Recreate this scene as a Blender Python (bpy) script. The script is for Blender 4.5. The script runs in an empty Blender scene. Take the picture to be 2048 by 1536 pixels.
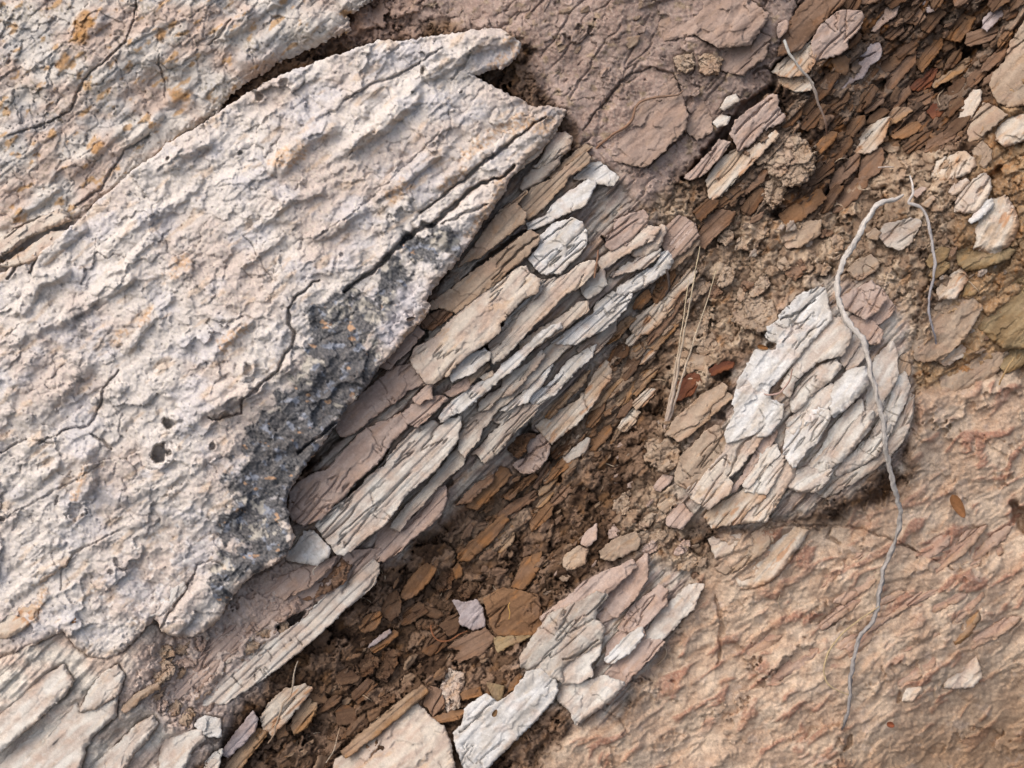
import bpy, math, random
import numpy as np
from mathutils import Vector, Matrix

# ------------------------------------------------------------------ frame of the bank
S = 0.0004            # metres per unit of the rock face (one unit = one photo pixel at the mean plane)
DIST = 2300.0         # camera distance in units
LEAN = math.radians(35)
U = np.array([1.0, 0.0, 0.0])
V = np.array([0.0, math.sin(LEAN), math.cos(LEAN)])
W = np.array([0.0, -math.cos(LEAN), math.sin(LEAN)])
ORIGIN = np.array([0.0, 0.0, 0.6])

def P(x, y, w):
    """point of the bank: x right, y down, w out of the face"""
    k = (DIST - w) / DIST
    u = (x - 1024.0) * k
    v = (768.0 - y) * k
    return ORIGIN + S * (u[..., None] * U + v[..., None] * V + w[..., None] * W)

scene = bpy.context.scene
col = scene.collection

# ------------------------------------------------------------------ camera
cd = bpy.data.cameras.new('camera')
cam = bpy.data.objects.new('camera', cd)
col.objects.link(cam)
cd.sensor_width = 36.0
cd.lens = 36.0 * DIST / 2048.0
cd.clip_start = 0.01
cd.clip_end = 200.0
cam.matrix_world = Matrix(((U[0], V[0], W[0], 0), (U[1], V[1], W[1], 0), (U[2], V[2], W[2], 0), (0, 0, 0, 1)))
cam.location = Vector(ORIGIN + S * DIST * W)
cd.dof.use_dof = True
cd.dof.focus_distance = S * (DIST - 90)
cd.dof.aperture_fstop = 9.0
scene.camera = cam

# ------------------------------------------------------------------ light: open shade, soft light from the upper left
ld = -0.50 * U + 0.56 * V + 0.66 * W
ld = ld / np.linalg.norm(ld)
elev = math.asin(ld[2])
azim = math.atan2(ld[0], ld[1])          # from +Y towards +X
world = bpy.data.worlds.new('World')
scene.world = world
world.use_nodes = True
nt = world.node_tree
nt.nodes.clear()
sky = nt.nodes.new('ShaderNodeTexSky')
sky.sky_type = 'NISHITA'
sky.sun_disc = False
sky.sun_elevation = elev
sky.sun_rotation = azim
sky.air_density = 1.0
sky.dust_density = 7.0
sky.ozone_density = 1.0
bg = nt.nodes.new('ShaderNodeBackground')
bg.inputs['Strength'].default_value = 0.15
wo = nt.nodes.new('ShaderNodeOutputWorld')
hs = nt.nodes.new('ShaderNodeHueSaturation')          # a hazy white sky: most of the blue washed out
hs.inputs['Saturation'].default_value = 0.8
nt.links.new(sky.outputs[0], hs.inputs['Color'])
nt.links.new(hs.outputs[0], bg.inputs['Color'])
nt.links.new(bg.outputs[0], wo.inputs['Surface'])
sd = bpy.data.lights.new('sun', 'SUN')
sd.energy = 0.5
sd.angle = math.radians(85)
sd.color = (1.0, 0.985, 0.965)
sun = bpy.data.objects.new('sun', sd)
col.objects.link(sun)
sun.rotation_euler = Vector(ld).to_track_quat('Z', 'Y').to_euler()
scene.view_settings.view_transform = 'Standard'
scene.view_settings.look = 'None'
scene.view_settings.gamma = 1.0
scene.view_settings.exposure = 0.45

# ------------------------------------------------------------------ noise
f32 = np.float32
def _h(ix, iy, seed):
    n = ix.astype(np.int64) * 374761393 + iy.astype(np.int64) * 668265263 + int(seed) * 2246822519
    n = (n ^ (n >> 13)) & 0xffffffff
    n = (n * 1274126177) & 0xffffffff
    n = (n ^ (n >> 16)) & 0xffffffff
    n = (n * 2654435761) & 0xffffffff
    n = (n ^ (n >> 15)) & 0xffffff
    return n.astype(f32) / f32(0x1000000)

def rnd(i, seed):
    return _h(i, i * 0 + 17, seed)

def per(x, y, seed=0):
    x = np.asarray(x, f32); y = np.asarray(y, f32)
    x0 = np.floor(x); y0 = np.floor(y)
    fx = x - x0; fy = y - y0
    ux = fx * fx * fx * (fx * (fx * 6 - 15) + 10)
    uy = fy * fy * fy * (fy * (fy * 6 - 15) + 10)
    def g(ix, iy, dx, dy):
        a = _h(ix, iy, seed) * f32(2 * math.pi)
        return np.cos(a) * dx + np.sin(a) * dy
    a = g(x0, y0, fx, fy); b = g(x0 + 1, y0, fx - 1, fy)
    c = g(x0, y0 + 1, fx, fy - 1); d = g(x0 + 1, y0 + 1, fx - 1, fy - 1)
    return ((a + (b - a) * ux) * (1 - uy) + (c + (d - c) * ux) * uy) * f32(1.5)

def fbm(x, y, seed=0, octv=4, gain=0.5):
    r = 0; a = 1.0; t = 0
    for i in range(octv):
        r = r + a * per(x * 2.0 ** i + 13.7 * i, y * 2.0 ** i - 7.3 * i, seed + i * 31)
        t += a; a *= gain
    return r / t * 1.5

def worley(x, y, seed=0):
    x = np.asarray(x, f32); y = np.asarray(y, f32)
    x0 = np.floor(x); y0 = np.floor(y)
    f1 = np.full(x.shape, 9, f32); f2 = np.full(x.shape, 9, f32); idv = np.zeros(x.shape, f32)
    for i in (-1, 0, 1):
        for j in (-1, 0, 1):
            cx = x0 + i; cy = y0 + j
            px = cx + _h(cx, cy, seed); py = cy + _h(cx, cy, seed + 7)
            d = np.sqrt((px - x) ** 2 + (py - y) ** 2)
            near = d < f1
            f2 = np.where(near, f1, np.minimum(f2, d))
            idv = np.where(near, _h(cx, cy, seed + 19), idv)
            f1 = np.where(near, d, f1)
    return f1, f2, idv

def facets(x, y, sx, sy, amp, tilt, crack, cw, seed, rnd_=.0):
    """broken angular fragments: every cell a little plane with its own tilt, parted by cracks"""
    x = np.asarray(x, f32) / sx; y = np.asarray(y, f32) / sy
    x0 = np.floor(x); y0 = np.floor(y)
    f1 = np.full(x.shape, 9, f32); f2 = np.full(x.shape, 9, f32)
    idv = np.zeros(x.shape, f32); dx = np.zeros(x.shape, f32); dy = np.zeros(x.shape, f32)
    for i in (-1, 0, 1):
        for j in (-1, 0, 1):
            cx = x0 + i; cy = y0 + j
            ox = x - cx - _h(cx, cy, seed); oy = y - cy - _h(cx, cy, seed + 7)
            idc = _h(cx, cy, seed + 19)
            d = np.sqrt(ox * ox + oy * oy) - .28 * idc          # uneven sizes
            near = d < f1
            f2 = np.where(near, f1, np.minimum(f2, d))
            idv = np.where(near, idc, idv); dx = np.where(near, ox, dx); dy = np.where(near, oy, dy)
            f1 = np.where(near, d, f1)
    a = idv * 53.0
    h = amp * (idv - .5) + tilt * (dx * np.cos(a) + dy * np.sin(a)) - rnd_ * (dx * dx + dy * dy)
    e = f2 - f1
    return h - crack * np.exp(-(e / cw) ** 2), idv, e

def sst(a, b, x):
    t = np.clip((x - a) / (b - a), 0, 1)
    return t * t * (3 - 2 * t)

def ax(x, y, deg):
    """bedding axes: s runs along the beds (up to the right), t across them (down to the right)"""
    r = math.radians(deg); c, s_ = math.cos(r), math.sin(r)
    return x * c - y * s_, x * s_ + y * c

def lam(s, t, p, seg, seed, wob=0.2, brk=1.0):
    """imbricated laminae: each rises across its width and breaks off abruptly"""
    tt = t / p + wob * 1.2 * fbm(s / (p * 12), t / (p * 6), seed, 2) + 0.45 * per(t / (p * 3.1), s / (p * 60), seed + 3)
    i = np.floor(tt); fr = tt - i
    L = seg * (0.6 + 0.9 * rnd(i, seed + 1))
    q = s / L + rnd(i, seed + 2) * 9 + 0.10 * per(t / (p * .6), s / (p * .8), seed + 5)
    j = np.floor(q); fq = q - j
    lev = brk * _h(i, j, seed + 4) + (1 - brk) * rnd(i, seed + 6)
    e = np.minimum(fq, 1 - fq) * L
    h = (0.25 + 0.75 * lev) * fr ** 0.8 + 0.5 * lev
    h = h - 0.45 * brk * np.exp(-(e / (p * .07)) ** 2) * (lev > .4)
    # soften the broken lip a little
    h = h * (1 - 0.75 * sst(0.93, 1.0, fr)) - 0.35 * np.exp(-(np.minimum(fr, 1 - fr) * p / 1.3) ** 2) * (lev > .35) 
    return h, lev, fr

def fissure(s, t, ls, lt, wid, seed, gate=0.0):
    """thin wandering cracks along the beds, 1 inside a crack"""
    n = fbm(s / ls, t / lt, seed, 3)
    n2 = fbm(s / ls + 0.01, (t + 2.0) / lt, seed, 3)
    g = np.abs(n2 - n) / 2.0 + 1e-4
    d = np.abs(n) / g
    m = per(s / (ls * 1.3) + 5, t / (lt * 2.2), seed + 9)
    return np.exp(-(d / wid) ** 2) * sst(gate, gate + 0.12, m)

def lin(c):
    c = np.asarray(c, float) / 255.0
    return np.where(c <= 0.04045, c / 12.92, ((c + 0.055) / 1.055) ** 2.4)

ALB = 0.92
TINT = np.array([0.945, 0.97, 1.03])
def C3(c):
    return lin(c) * ALB * TINT

def mix(a, b, f):
    f = f[..., None]
    return a * (1 - f) + b * f

# ------------------------------------------------------------------ polygons and lines
def sdf_poly(x, y, poly):
    """positive inside"""
    P_ = np.asarray(poly, f32)
    d = np.full(x.shape, 1e9, f32); ins = np.zeros(x.shape, bool)
    n = len(P_)
    for i in range(n):
        ax_, ay = P_[i]; bx, by = P_[(i + 1) % n]
        ex, ey = bx - ax_, by - ay
        wx, wy = x - ax_, y - ay
        t = np.clip((wx * ex + wy * ey) / max(ex * ex + ey * ey, 1e-6), 0, 1)
        d = np.minimum(d, (wx - ex * t) ** 2 + (wy - ey * t) ** 2)
        if abs(ey) > 1e-9:
            c = ((ay > y) != (by > y)) & (x < ex * (y - ay) / ey + ax_)
            ins ^= c
    d = np.sqrt(d)
    return np.where(ins, d, -d)

def dist_line(x, y, pts):
    """distance to a polyline and the position (0..1) along it"""
    d = np.full(x.shape, 1e9, f32); pos = np.zeros(x.shape, f32)
    n = len(pts) - 1
    for i in range(n):
        (ax_, ay), (bx, by) = pts[i][:2], pts[i + 1][:2]
        ex, ey = bx - ax_, by - ay
        t = np.clip(((x - ax_) * ex + (y - ay) * ey) / (ex * ex + ey * ey), 0, 1)
        q = np.sqrt((x - ax_ - ex * t) ** 2 + (y - ay - ey * t) ** 2)
        m = q < d
        pos = np.where(m, (i + t) / n, pos); d = np.where(m, q, d)
    return d, pos

def carve(x, y, h, cracks, seed=0):
    """cracks = [(points, half width, depth)]: narrow real grooves"""
    for k, (pts, wid, dep) in enumerate(cracks):
        a = np.asarray([p[:2] for p in pts], f32)
        m = (x > a[:, 0].min() - 40) & (x < a[:, 0].max() + 40) & (y > a[:, 1].min() - 40) & (y < a[:, 1].max() + 40)
        if not m.any():
            continue
        xx = x[m]; yy = y[m]
        jx = 4 * fbm(xx / 22, yy / 22, 300 + seed + k, 3); jy = 4 * fbm(xx / 22, yy / 22, 350 + seed + k, 3)
        d, pos = dist_line(xx + jx, yy + jy, pts)
        ww = wid * (0.55 + 0.6 * np.sin(np.clip(pos, 0.04, 0.96) * math.pi)) * (1 + 0.6 * per(xx / 15, yy / 15, 380 + k))
        ww = np.maximum(ww, 0.8)
        h[m] -= dep * np.exp(-(d / ww) ** 4)
    return h

class Surf:
    """smooth surface through control points (x, y, w)"""
    def __init__(self, pts, sig, x0=-3000, x1=5100, y0=-3000, y1=4600, st=20):
        self.x0, self.y0, self.st = x0, y0, st
        gx = np.arange(x0, x1, st, dtype=f32); gy = np.arange(y0, y1, st, dtype=f32)
        X, Y = np.meshgrid(gx, gy)
        num = np.zeros_like(X); den = np.zeros_like(X)
        for (a, b, w) in pts:
            d2 = (X - a) ** 2 + (Y - b) ** 2
            k = np.exp(-d2 / (2 * sig * sig)) + 1e-3 / (1 + (d2 / (sig * sig)) ** 2)
            num += k * w; den += k
        self.g = num / den
    def __call__(self, x, y):
        x = np.asarray(x, float); y = np.asarray(y, float)
        fx = np.clip((x - self.x0) / self.st, 0, self.g.shape[1] - 1.001); fy = np.clip((y - self.y0) / self.st, 0, self.g.shape[0] - 1.001)
        i = fx.astype(int); j = fy.astype(int); fx = fx - i; fy = fy - j
        g = self.g
        return (g[j, i] * (1 - fx) + g[j, i + 1] * fx) * (1 - fy) + (g[j + 1, i] * (1 - fx) + g[j + 1, i + 1] * fx) * fy

M = Surf([
    # upper left rock, big slab area
    (0, 0, 90), (250, 60, 100), (500, 40, 90), (700, 60, 60), (820, 40, 45), (0, 300, 90), (200, 250, 80), (0, 600, 80),
    (300, 500, 90), (600, 300, 90), (300, 800, 90), (500, 700, 100), (100, 1000, 90), (300, 1100, 90), (0, 1300, 122),
    (200, 1350, 118), (150, 1500, 108), (350, 1480, 84), (0, 1500, 112), (450, 1000, 100), (800, 300, 90), (900, 150, 80),
    # terraces under the slab
    (1050, 330, 95), (1130, 330, 80), (1200, 350, 70), (960, 520, 120), (1100, 480, 105), (1250, 450, 85), (1310, 500, 65),
    (850, 650, 120), (920, 680, 135), (1050, 620, 115), (1150, 600, 95), (1220, 640, 70), (760, 780, 105), (850, 830, 100),
    (960, 780, 95), (1050, 760, 80), (1120, 770, 55), (640, 960, 100), (720, 950, 100), (800, 950, 88), (900, 900, 75),
    (980, 880, 55), (600, 1100, 80), (700, 1080, 72), (780, 1060, 52), (850, 1020, 40), (520, 1200, 60), (600, 1240, 50),
    (680, 1200, 35), (440, 1300, 60), (480, 1400, 48), (560, 1350, 30),
    # gully floor
    (1350, 620, 15), (1280, 700, 8), (1200, 780, -12), (1200, 880, -28), (1090, 930, -30), (1000, 1050, -45), (920, 1100, -65),
    (850, 1180, -52), (760, 1250, -24), (700, 1330, -22), (620, 1430, -15), (540, 1500, 0), (850, 1300, -25), (1000, 1150, -28),
    (900, 1400, 8), (1050, 1200, 0),
    # right side
    (1200, 1000, 0), (1300, 950, 25), (1250, 1100, 20), (1350, 1080, 10), (1400, 850, 50), (1480, 900, 90), (1550, 950, 95), (1530, 700, 75),
    (1620, 700, 90), (1700, 800, 100), (1650, 900, 95), (1780, 850, 70), (1750, 650, 70), (1420, 950, 75), (1500, 1050, 70),
    (1200, 1250, 55), (1120, 1300, 60), (1300, 1200, 40), (1200, 1380, 55), (1000, 1430, 55), (820, 1480, 45), (1380, 1150, 20),
    (1500, 1150, 35), (1350, 1350, 15), (1500, 1300, 18), (1650, 1150, 25), (1700, 1300, 20), (1850, 1050, 15), (1850, 1200, 20),
    (1900, 1350, 0), (1600, 1450, 10), (2000, 1480, -130), (1880, 1500, -95), (1950, 1400, -75), (2045, 1300, -60), (1820, 1400, 14), (1760, 1480, 0), (2045, 1150, -30), (2000, 1200, 10), (2048, 1040, -20), (1950, 950, 10),
    (2000, 800, 0), (1900, 750, 5), (2000, 620, 30), (1880, 600, 40), (1900, 480, 60), (1980, 430, 70), (1850, 350, 45),
    (1750, 500, 45), (1650, 520, 38), (1550, 560, 35), (1450, 560, 22), (1450, 480, 15),
    # upper right
    (1150, 120, 70), (1200, 220, 60), (1300, 150, 65), (1300, 300, 45), (1400, 60, 70), (1450, 200, 45), (1400, 330, 28),
    (1520, 60, 45), (1500, 280, 30), (1530, 350, 25), (1620, 330, 22), (1600, 200, 15), (1680, 60, 20), (1700, 200, -15), (1800, 100, -85),
    (1750, 260, -45), (1850, 160, -130), (1920, 110, -145), (2000, 60, -10), (1950, 250, 20), (2040, 180, 25), (1800, 250, -70),
    (1700, 380, -35), (1600, 420, -10), (1850, 30, -20), (2048, 350, 10), (1350, 450, 40),
    (1024, -600, 60), (1024, 2200, 0), (-700, 768, 80), (2700, 768, 0), (-700, -600, 80), (2700, 2200, -80), (-700, 2200, 70), (2700, -600, 0),
], 62)
# ------------------------------------------------------------------ materials
def rock_material(name, bump=0.5, grain=0.16, rough=0.93, scale=1.0):
    m = bpy.data.materials.new(name); m.use_nodes = True
    n = m.node_tree.nodes; l = m.node_tree.links
    b = n['Principled BSDF']; b.inputs['Roughness'].default_value = rough
    b.inputs['Specular IOR Level'].default_value = 0.18
    at = n.new('ShaderNodeAttribute'); at.attribute_name = 'Col'
    tc = n.new('ShaderNodeTexCoord')
    n1 = n.new('ShaderNodeTexNoise'); n1.inputs['Scale'].default_value = 900 * scale; n1.inputs['Detail'].default_value = 5; n1.inputs['Roughness'].default_value = 0.7
    n2 = n.new('ShaderNodeTexNoise'); n2.inputs['Scale'].default_value = 190 * scale; n2.inputs['Detail'].default_value = 6; n2.inputs['Roughness'].default_value = 0.65
    l.new(tc.outputs['Object'], n1.inputs['Vector']); l.new(tc.outputs['Object'], n2.inputs['Vector'])
    r1 = n.new('ShaderNodeMapRange'); r1.inputs[1].default_value = 0.25; r1.inputs[2].default_value = 0.75
    r1.inputs[3].default_value = 1 - grain; r1.inputs[4].default_value = 1 + grain
    l.new(n1.outputs['Fac'], r1.inputs[0])
    r2 = n.new('ShaderNodeMapRange'); r2.inputs[1].default_value = 0.3; r2.inputs[2].default_value = 0.7
    r2.inputs[3].default_value = 1 - grain * .8; r2.inputs[4].default_value = 1 + grain * .8
    l.new(n2.outputs['Fac'], r2.inputs[0])
    mu = n.new('ShaderNodeMath'); mu.operation = 'MULTIPLY'; l.new(r1.outputs[0], mu.inputs[0]); l.new(r2.outputs[0], mu.inputs[1])
    vm = n.new('ShaderNodeVectorMath'); vm.operation = 'SCALE'
    l.new(at.outputs['Color'], vm.inputs[0]); l.new(mu.outputs[0], vm.inputs['Scale'])
    l.new(vm.outputs[0], b.inputs['Base Color'])
    ad = n.new('ShaderNodeMath'); ad.operation = 'ADD'; l.new(n1.outputs['Fac'], ad.inputs[0])
    m3 = n.new('ShaderNodeMath'); m3.operation = 'MULTIPLY'; m3.inputs[1].default_value = 2.2; l.new(n2.outputs['Fac'], m3.inputs[0]); l.new(m3.outputs[0], ad.inputs[1])
    bp = n.new('ShaderNodeBump'); bp.inputs['Strength'].default_value = bump; bp.inputs['Distance'].default_value = 0.0009
    l.new(ad.outputs[0], bp.inputs['Height']); l.new(bp.outputs[0], b.inputs['Normal'])
    return m

MAT_ROCK = rock_material('pale_rock', 0.38, 0.15)
MAT_SOIL = rock_material('earth', 0.5, 0.24)
MAT_WOOD = rock_material('dry_root', 0.5, 0.2, 0.75)

def make_mesh(name, verts, faces, colors, mat, smooth=True):
    """verts Nx3, faces list of int arrays (M,k)"""
    me = bpy.data.meshes.new(name)
    me.vertices.add(len(verts)); me.vertices.foreach_set('co', np.asarray(verts, f32).ravel())
    loops = np.concatenate([f.ravel() for f in faces]).astype(np.int32)
    tot = np.concatenate([np.full(len(f), f.shape[1]) for f in faces]).astype(np.int32)
    st = np.zeros(len(tot), np.int32); st[1:] = np.cumsum(tot)[:-1]
    me.loops.add(len(loops)); me.loops.foreach_set('vertex_index', loops)
    me.polygons.add(len(tot)); me.polygons.foreach_set('loop_start', st); me.polygons.foreach_set('loop_total', tot)
    me.polygons.foreach_set('use_smooth', np.full(len(tot), smooth))
    me.update(calc_edges=True)
    ca = me.color_attributes.new('Col', 'FLOAT_COLOR', 'POINT')
    c4 = np.ones((len(verts), 4), f32); c4[:, :3] = np.clip(colors, 0.004, 0.92)
    ca.data.foreach_set('color', c4.ravel())
    me.materials.append(mat)
    me.validate()
    return me

ALL = []
def add(name, me, label=None, cat=None, group=None, kind=None, parent=None):
    o = bpy.data.objects.new(name, me); col.objects.link(o)
    if label: o['label'] = label
    if cat: o['category'] = cat
    if group: o['group'] = group
    if kind: o['kind'] = kind
    if parent: o.parent = parent
    ALL.append(o)
    return o

# ------------------------------------------------------------------ rock kinds: base, second tone, stain, stain amount
PAL = {
    'white':  ((212, 208, 200), (190, 182, 170), (200, 174, 138), .22),
    'cream':  ((202, 189, 171), (184, 165, 148), (196, 156, 112), .35),
    'pale':   ((205, 198, 185), (184, 169, 154), (196, 160, 120), .22),
    'grey':   ((186, 177, 163), (166, 150, 135), (180, 146, 104), .20),
    'pink':   ((184, 163, 148), (168, 145, 130), (184, 146, 114), .30),
    'tan':    ((172, 152, 130), (152, 131, 110), (176, 132, 88), .3),
    'gold':   ((158, 134, 108), (136, 110, 86), (170, 118, 60), .5),
    'brown':  ((134, 108, 88), (112, 87, 68), (146, 100, 62), .3),
    'dark':   ((106, 82, 62), (86, 64, 48), (130, 86, 48), .35),
    'orange': ((136, 103, 74), (112, 83, 59), (158, 108, 62), .5),
    'red':    ((116, 74, 54), (96, 58, 42), (140, 84, 50), .5),
    'lav':    ((176, 163, 158), (158, 142, 135), (180, 150, 130), .1),
    'olive':  ((150, 130, 98), (128, 106, 76), (160, 118, 66), .4),
    'crust':  ((166, 144, 128), (152, 129, 113), (160, 132, 104), .25),
    'ribs':   ((180, 154, 134), (164, 132, 112), (186, 150, 112), .4),
    'rust':   ((186, 162, 136), (202, 190, 172), (172, 116, 66), .65),
}
PAL = {k: (C3(a), C3(b), C3(c), d) for k, (a, b, c, d) in PAL.items()}
DUST = C3((168, 138, 116))

def tone(kind, x, y, s, t, seed, edge=None, lev=None):
    b, a, st, am = PAL[kind]
    m = sst(-.45, .45, fbm(s / 95, t / 22, seed + 40, 4))
    c = mix(np.broadcast_to(b, x.shape + (3,)), np.broadcast_to(a, x.shape + (3,)), m)
    if lev is not None:
        c = mix(c, c * 0.80, sst(.45, 1, lev) * .6)
    q = fbm(s / 60, t / 16, seed + 50, 4)
    k = sst(.28, .6, q) * am
    if edge is not None:
        k = np.maximum(k, edge * am * sst(-.5, .3, per(s / 70, t / 50, seed + 55)) * 1.1)
    c = mix(c, np.broadcast_to(st, c.shape), np.clip(k, 0, .9))
    # fine dirt in speckles and pale dust
    d = sst(.30, .7, fbm(x / 5, y / 5, seed + 60, 3)) * .35
    c = mix(c, c * .72, d)
    w = sst(.35, .75, fbm(x / 9, y / 7, seed + 63, 3)) * .35
    c = mix(c, np.broadcast_to(np.minimum(b * 1.22, .8), c.shape), w)
    du = sst(.1, .6, fbm(x / 50, y / 40, seed + 66, 4)) * .30
    return mix(c, np.broadcast_to(DUST * np.clip(b.mean() / DUST.mean(), .45, 1.25), c.shape), du)

RELIEF = {  # lamina pitch, lamina height, fine height, fbm height, fissure depth
    'shale':  (15, 5.0, 1.3, 2.6, 12),
    'block':  (34, 1.9, 0.4, 3.0, 9),
    'fine':   (12, 3.0, 0.9, 1.8, 9),
    'lump':   (30, 1.0, 0.4, 6.0, 2),
    'smooth': (40, 0.8, 0.2, 2.6, 2),
}

def relief(style, x, y, s, t, seed):
    if style == 'crumb':
        jx = 7 * fbm(x / 22, y / 22, seed + 1, 3); jy = 7 * fbm(x / 22, y / 22, seed + 2, 3)
        a, ia, _ = facets(s + 2 * jx, t + 2 * jy, 44, 30, 9, 10, 5, .05, seed + 3, 5)
        b, ib, _ = facets(x + jx, y + jy, 17, 13, 4, 5, 3.5, .08, seed + 4, 3)
        c, ic, _ = facets(x + .4 * jx, y + .4 * jy, 7.5, 6.5, 1.8, 2, 1.2, .1, seed + 5, 1.5)
        return a + b + c + 5 * fbm(x / 40, y / 40, seed + 6, 4), ib * .8
    p, a1, a2, a3, af = RELIEF[style]
    h1, lev, fr = lam(s, t, p, p * 20, seed, .2, .3)
    h2, _, _ = lam(s, t, p * .42, p * 12, seed + 11, .2, .25)
    h = a1 * h1 + a2 * h2
    fq, _, _ = facets(s + 8 * fbm(x / 25, y / 25, seed + 41, 2), t + 8 * fbm(x / 25, y / 25, seed + 42, 2), 46, 26, 2.6, 3.2, 0, .05, seed + 43)
    h = h + fq * ((.25 + .2 * a3) if style in ('block', 'lump', 'smooth') else .15)
    if np.ptp(x) > 500: a3 = 1.2          # the big faces get their own relief
    h = h + a3 * fbm(s / 62, t / 30, seed + 21, 5, .48) + .8 * fbm(x / 7, y / 7, seed + 25, 3)
    fi = fissure(s, t, 150, 26, 1.4, seed + 30, .12 if style in ('block', 'smooth', 'lump') else .0)
    fx = fissure(t, s, 70, 36, 1.0, seed + 33, .3)
    h = h - af * np.maximum(fi, .8 * fx)
    return h, lev

GR_COVER = []   # polygons of everything built on the face, so the earth lies lower under them

def covered(x, y, depth, reach=0):
    for (pl, th) in GR_COVER:
        b = BB.get(id(pl))
        if b is None:
            q = np.asarray(pl); b = BB[id(pl)] = (q[:, 0].min(), q[:, 0].max(), q[:, 1].min(), q[:, 1].max())
        if b[0] - 40 < x < b[1] + 40 and b[2] - 40 < y < b[3] + 40 and sdf_poly(np.array([x]), np.array([y]), pl)[0] > -depth:
            return True
    return False
BB = {}

def plate(name, poly, kind='pale', style='shale', dz=0, th=45, label='', cat='rock', ang=46, rise=.42, run=0., follow=.35,
          jag=2.6, bevel=3.6, bdrop=4.0, grow_=2.0, res=None, cracks=(), top=None, on=None, paint=None, group=None, sink=True, mat=None, seed=None, extra=None):
    poly = [(float(a), float(b)) for a, b in poly]
    pa = np.asarray(poly, f32)
    cx, cy = pa[:, 0].mean(), pa[:, 1].mean()
    seed = (int(cx * 7 + cy * 13) % 9973) if seed is None else seed
    x0, x1 = pa[:, 0].min() - 12, pa[:, 0].max() + 12
    y0, y1 = pa[:, 1].min() - 12, pa[:, 1].max() + 12
    size = math.sqrt((x1 - x0) * (y1 - y0))
    if res is None:
        res = 1.25 if size < 90 else (1.6 if size < 220 else 2.0)
    jag = min(jag, size * (.03 if style != 'crumb' else .07))
    gx = np.arange(x0, x1, res, dtype=f32); gy = np.arange(y0, y1, res, dtype=f32)
    X, Y = np.meshgrid(gx, gy)
    jx = jag * (.9 * fbm(X / 46, Y / 46, seed + 1, 4, .6) + .8 * fbm(X / 9, Y / 9, seed + 3, 2))
    jy = jag * (.9 * fbm(X / 46, Y / 46, seed + 2, 4, .6) + .8 * fbm(X / 9, Y / 9, seed + 4, 2))
    sd_ = sdf_poly(X + jx, Y + jy, poly)
    sd_ = sd_ + grow_
    gyv, gxv = np.gradient(sd_, res)
    gn = np.sqrt(gxv ** 2 + gyv ** 2) + 1e-3
    out = sd_ < 0
    X2 = np.where(out, X - gxv / gn * np.maximum(sd_, -res * 1.5), X); Y2 = np.where(out, Y - gyv / gn * np.maximum(sd_, -res * 1.5), Y)
    sdc = np.maximum(sd_, 0)
    inside = sd_ >= 0
    cell = (inside[:-1, :-1].astype(int) + inside[1:, :-1] + inside[:-1, 1:] + inside[1:, 1:]) >= 2
    if cell.sum() < 6:
        return None
    s, t = ax(X2, Y2, ang)
    sc, tc_ = ax(cx, cy, ang)
    if top is not None:
        h = top(X2, Y2) + dz
        w0 = h
    else:
        B_ = on or M
        base = float(B_(cx, cy))
        rr = rise * (t - tc_); rr = np.clip(rr, -36, 32)
        w0 = base + dz + follow * (B_(X2, Y2) - base) + rr + run * (s - sc)
    rel, lev = relief(style, X2, Y2, s, t, seed)
    if size < 110:
        rel = rel * (0.45 + 0.55 * size / 110)
    # the broken rim: rounded on the upper left, crisper on the lower right
    low = sst(-.3, .8, (-gxv - gyv) / gn)
    bw = .8 * bevel * (.6 + .8 * low) * (1 + .7 * per(X / 30, Y / 30, seed + 8))
    bw = np.maximum(bw, 1.5)
    rim = 1 - np.clip(sdc / bw, 0, 1)
    h = w0 + rel - bdrop * (.55 + .45 * low) * rim ** 2.6
    if cracks:
        h = carve(X2, Y2, h, cracks, seed)
    edge = (1 - np.clip(sdc / 16, 0, 1)) * low
    c = tone(kind, X2, Y2, s, t, seed, edge, lev)
    if extra is not None:
        h = extra(X2, Y2, s, t, h)
    if paint is not None:
        c = paint(X2, Y2, s, t, c, h, sdc)
    # faces
    ny, nx = X.shape
    idx = np.arange(ny * nx).reshape(ny, nx)
    jj, ii = np.nonzero(cell)
    # image y runs down: keep the winding towards the viewer
    q = np.stack([idx[jj, ii], idx[jj + 1, ii], idx[jj + 1, ii + 1], idx[jj, ii + 1]], 1)
    used = np.unique(q)
    remap = np.full(ny * nx, -1, np.int64); remap[used] = np.arange(len(used))
    q = remap[q]
    Xf = X2.ravel()[used]; Yf = Y2.ravel()[used]; Hf = h.ravel()[used]; Cf = c.reshape(-1, 3)[used]
    # boundary edges
    e = np.concatenate([q[:, [0, 1]], q[:, [1, 2]], q[:, [2, 3]], q[:, [3, 0]]])
    N = len(used)
    key = e[:, 0] * N + e[:, 1]; rkey = e[:, 1] * N + e[:, 0]
    be = e[~np.isin(key, rkey)]
    bv = np.unique(be)
    bm = np.full(N, -1, np.int64)
    # skirts down
    GX = (gxv / gn).ravel()[used][bv]; GY = (gyv / gn).ravel()[used][bv]
    bx, by, bh, bc = Xf[bv], Yf[bv], Hf[bv], Cf[bv]
    rows = max(3, min(9, int(th / 6)))
    vx = [Xf]; vy = [Yf]; vh = [Hf]; vc = [Cf]
    faces = [q]
    prev = np.arange(N)[bv]; pm = np.full(N, -1, np.int64); pm[bv] = bv
    base_i = N
    lastmap = pm
    ss, _ = ax(bx, by, ang)
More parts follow.
